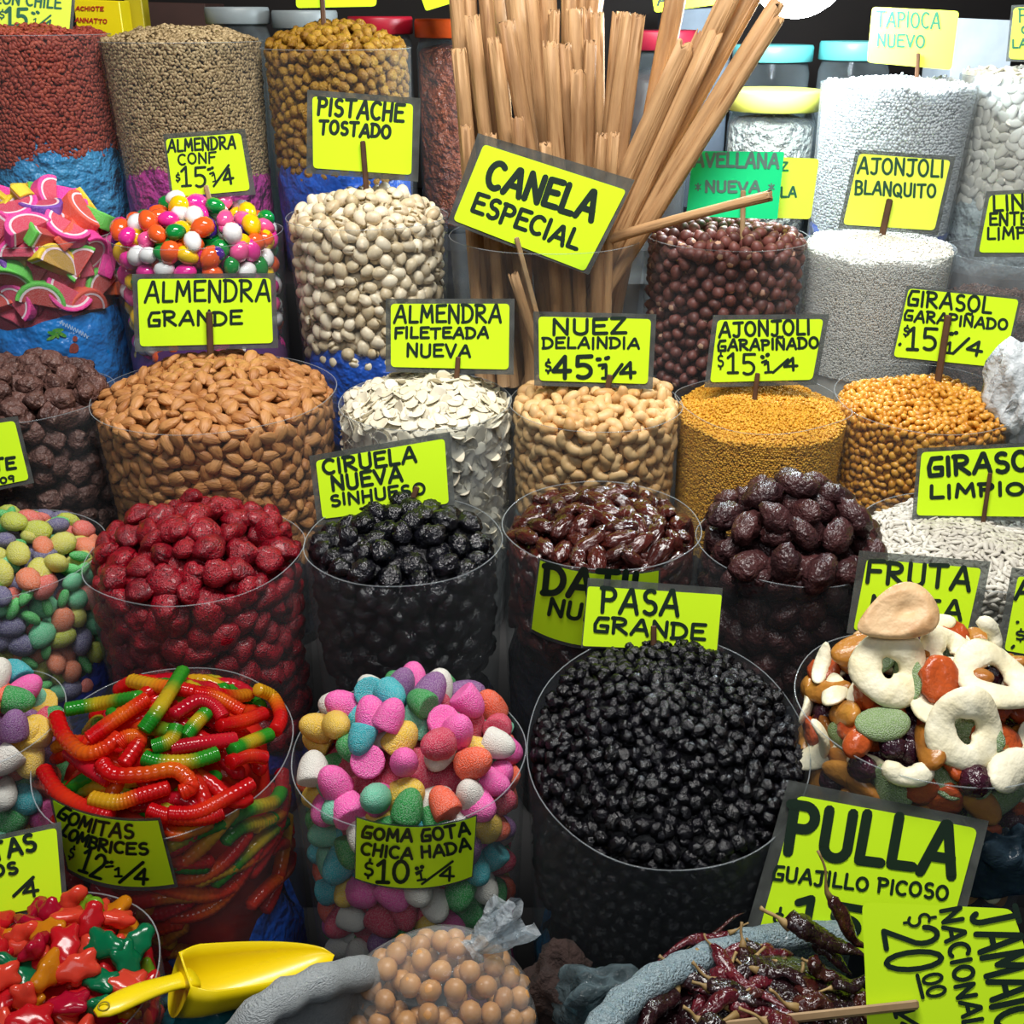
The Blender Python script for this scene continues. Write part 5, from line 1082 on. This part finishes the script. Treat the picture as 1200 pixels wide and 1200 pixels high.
WEAVE = M('woven_cloth', 'aab0b2', '8e989c', rough=.85, nz=.7, ns=200, bump=.8, bs=400, stretch=(1, 1, 3)); WEAVE2 = M('blue_woven_cloth', 'a6b8be', '7d98a4', rough=.85, nz=.7, ns=160, bump=1, bs=400, spots='e4eef2', ss=120, st=.66)
def rolled(nm, pts_, R, m, label, fl=.75):
    P = [pixY(*p) for p in pts_]; Q = []
    for i in range(len(P) - 1):
        a, b, c, d = P[max(0, i - 1)], P[i], P[i + 1], P[min(len(P) - 1, i + 2)]
        for q in range(6):
            t = q / 6; Q.append(.5 * ((2 * b) + (c - a) * t + (2 * a - 5 * b + 4 * c - d) * t * t + (3 * b - 3 * c + d - a) * t ** 3))
    Q.append(P[-1]); Q = [np.array(q) for q in Q]
    root = empty(nm, Vector((sum(q[0] for q in Q) / len(Q), sum(q[1] for q in Q) / len(Q), .4)), label, 'sack')
    V, F = tube(Q, [R * (1 + .1 * math.sin(i * 1.3)) for i in range(len(Q))], 14, flat=fl); V += (.0016 * wav(V, 160, 3))[:, None]; mk('rolled_rim', V, F, m, root)
    V = []; n = len(Q)
    for q in Q: V += [q - np.array([0, 0, R * .3]), q - np.array([0, 0, .1]) + np.array([.004 * math.sin(q[0] * 60), -.006, 0]), np.array([q[0], q[1], .345])]
    mk('sack_side', V, [(i * 3 + j, i * 3 + j + 1, i * 3 + 4 + j, i * 3 + 3 + j) for i in range(n - 1) for j in range(2)], m, root)
rolled('woven_sack', [(255, 1238, .64), (300, 1192, .655), (345, 1163, .68), (395, 1146, .71), (450, 1138, .77), (520, 1134, .83)], .018, WEAVE, 'grey woven sack rim behind the clear bag of nuts', .9)
rolled('woven_sack', [(684, 1236, .60), (708, 1202, .63), (737, 1170, .67), (783, 1141, .71), (825, 1123, .74), (867, 1106, .77), (930, 1096, .80), (1000, 1096, .80)], .0155, WEAVE2, 'pale blue woven sack rim around the dried chiles', .9)
crumple('brown_cloth', 655, 1165, .77, .05, .04, .062, M('brown_cloth', '2e1d18', '1e1412', nz=.9, ns=40, rough=.9, bump=.8, bs=90), 'dark brown cloth wedged beside the clear nut bag', 'cloth', 5)
crumple('film_scrap', 705, 1172, .73, .045, .03, .04, CLEAR('teal_film', tint='9fb8bc', haze=.10, edge=.3, bump=1, bs=40, hz='9cb4bc'), 'crumpled clear film below the raisin sack', 'plastic film', 6)
crumple('teal_bag', 245, 1196, .74, .055, .04, .045, M('teal_plastic', '0f5a62', '0a3c48', rough=.25, nz=.8, ns=20, bump=.6, bs=40), 'dark teal plastic bag under the yellow scoop', 'bag', 7)
crumple('white_bag', 1202, 468, 1.60, .05, .045, .095, M('white_plastic', 'e4eaec', 'd0dade', rough=.35, nz=.5, ns=30, bump=1, bs=45, tr=.2), 'crumpled white plastic bag beside the caramel seeds', 'bag', 8, ridge=.3)
crumple('clear_wrap', 1180, 1010, .85, .05, .02, .05, CLEAR('blue_film', tint='6a8494', haze=.08, edge=.3, bump=1, bs=30, hz='6a8ca4'), 'dim blue plastic wrap behind the sideways JAMAICA card', 'plastic film', 9)

# dried chiles
def chmat(n, a, b): return M('chile_' + n, a, b, rough=.22, nz=.6, ns=50, bump=.8, bs=70, wr=1, bdist=.006, coat=.3, stretch=(1, 1, .4))
CM = [chmat('black', '2a1216', '1a0c10'), chmat('maroon', '5a1420', '3a0e16'), chmat('brown', '4a1c18', '2c1210')]; STEM = M('chile_stem', 'a08452', '7c6238', rough=.6)
def chile(p0, p1, w, ci, label, curve=.01, stem=.035, sdir=None, seed=0):
    r = random.Random(seed); d = p1 - p0; L = d.length; u = d.normalized(); sd = u.cross(Vector((0, 0, 1))).normalized(); m = 20
    P = [np.array(p0 + d * (i / (m - 1)) + sd * curve * math.sin(3.14 * i / (m - 1)) + Vector((0, 0, .004 * math.sin(7 * i / m + seed)))) for i in range(m)]
    t = np.linspace(0, 1, m); R = w / 2 * np.clip(np.minimum(.45 + t * 5, 1) * (1 - t ** 2.4) ** .8, .06, 1)
    V, F = tube(P, R, 14, flat=.7); c = np.repeat(np.array(P), 14, 0); g = wav(V, 330, seed, 6); V = c + (V - c) * (1 - .75 * np.abs(g))[:, None]
    root = empty('dried_chile', p0, label, 'chile', 'dried chiles in the blue woven sack'); mk('pod', V, F, CM[ci], root)
    sv = (sdir or (-u + Vector((r.uniform(-.5, .5), r.uniform(-.3, .3), r.uniform(0, .8))))).normalized()
    S_ = [p0 - u * -.004]; q = p0.copy(); dv = (-u).copy()
    for i in range(8): dv = (dv * .75 + sv * .35 + Vector((.16 * math.sin(i * .8 + seed), 0, .2 * math.cos(i * .7 + seed)))).normalized(); q = q + dv * stem / 8; S_.append(q.copy())
    V, F = tube([np.array(a) for a in S_], [w * .2, w * .13, w * .085] + [w * .06] * 5 + [w * .075], 8); mk('stem', V, F, STEM, root)
V, F = blob(4, .125, .075, .07, 3, .1, 3); c = pixY(905, 1225, .685); tag(mk('chile_fill', V + np.array(c), F, CM[0]), 'lower dried chiles filling the blue woven sack', 'chiles', kind='stuff')
for i, (x0, y0, x1, y1, Ya, Yb, w_, ci, cv, st, lb) in enumerate([
    (972, 1052, 1016, 1112, .755, .735, .022, 2, .004, .05, 'slim brown chile standing against the PULLA card'), (921, 1083, 1014, 1124, .74, .72, .032, 0, -.006, .03, 'thick black chile lying across the PULLA card foot'),
    (835, 1110, 925, 1186, .74, .66, .018, 1, .008, .02, 'long maroon chile slanting down the middle of the sack'), (884, 1136, 948, 1166, .71, .68, .022, 0, -.012, .02, 'dark bent chile under the long maroon one'),
    (858, 1092, 770, 1124, .77, .74, .015, 1, .004, .02, 'thin maroon chile on the blue woven rim'), (792, 1160, 748, 1215, .70, .63, .03, 0, .006, .05, 'wrinkled black chile with a curled stem by the blue rim'),
    (868, 1166, 815, 1192, .68, .65, .02, 1, .003, .012, 'short maroon chile with a dry cut tip'), (975, 1158, 1018, 1144, .69, .70, .018, 0, .002, .02, 'black chile touching the sideways JAMAICA card'),
    (948, 1128, 985, 1150, .71, .70, .022, 2, 0, .008, 'stubby chile with a broken tan end'), (815, 1104, 872, 1070, .76, .79, .006, 2, .001, .035, 'withered chile stalk leaning on the raisin sack'),
    (840, 1150, 900, 1175, .70, .67, .026, 0, .01, .03, 'broad black chile beneath the maroon ones'), (930, 1180, 990, 1192, .66, .65, .024, 2, -.008, .03, 'brown chile behind the flat wooden stick'),
    (820, 1196, 870, 1215, .63, .62, .026, 0, .004, .02, 'black chile at the near edge of the sack'), (900, 1200, 960, 1218, .63, .62, .024, 1, -.004, .03, 'maroon chile at the near edge under the stick'),
    (835, 1128, 880, 1120, .745, .75, .022, 0, .005, .03, 'dark chile tucked behind the long maroon one'), (892, 1110, 930, 1120, .76, .75, .022, 1, .005, .02, 'maroon chile low behind the thick black one'),
    (860, 1190, 905, 1165, .66, .68, .02, 2, -.006, .04, 'brown chile with an arched pale stem'), (955, 1098, 1000, 1140, .745, .72, .02, 0, .005, .02, 'black chile under the slim brown one')]):
    chile(pixY(x0, y0, Ya), pixY(x1, y1, Yb), w_, ci, lb, cv, st, None, i)
rc = random.Random(12); cc = pixY(905, 1225, .685)
for i in range(26):
    a = rc.uniform(0, 6.28); e = rc.uniform(.35, 1.35); p = cc + Vector((.128 * math.cos(a) * math.cos(e), .078 * math.sin(a) * math.cos(e), .074 * math.sin(e)))
    if not inview(p, 60) or p.y > .75: continue
    h = rc.uniform(0, 6.28); L = rc.uniform(.04, .055); dv = Vector((math.cos(h), .6 * math.sin(h), rc.uniform(-.25, .25))) * L; ci = rc.choice((0, 0, 1, 2))
    chile(p - dv, p + dv, rc.uniform(.022, .03), ci, ('wrinkled black', 'dull maroon', 'dark brown')[ci] + ' chile lying deeper in the blue woven sack', rc.uniform(-.012, .012), rc.uniform(.012, .035), None, 40 + i)
print('COUNT', sum(COUNT.values()), COUNT)
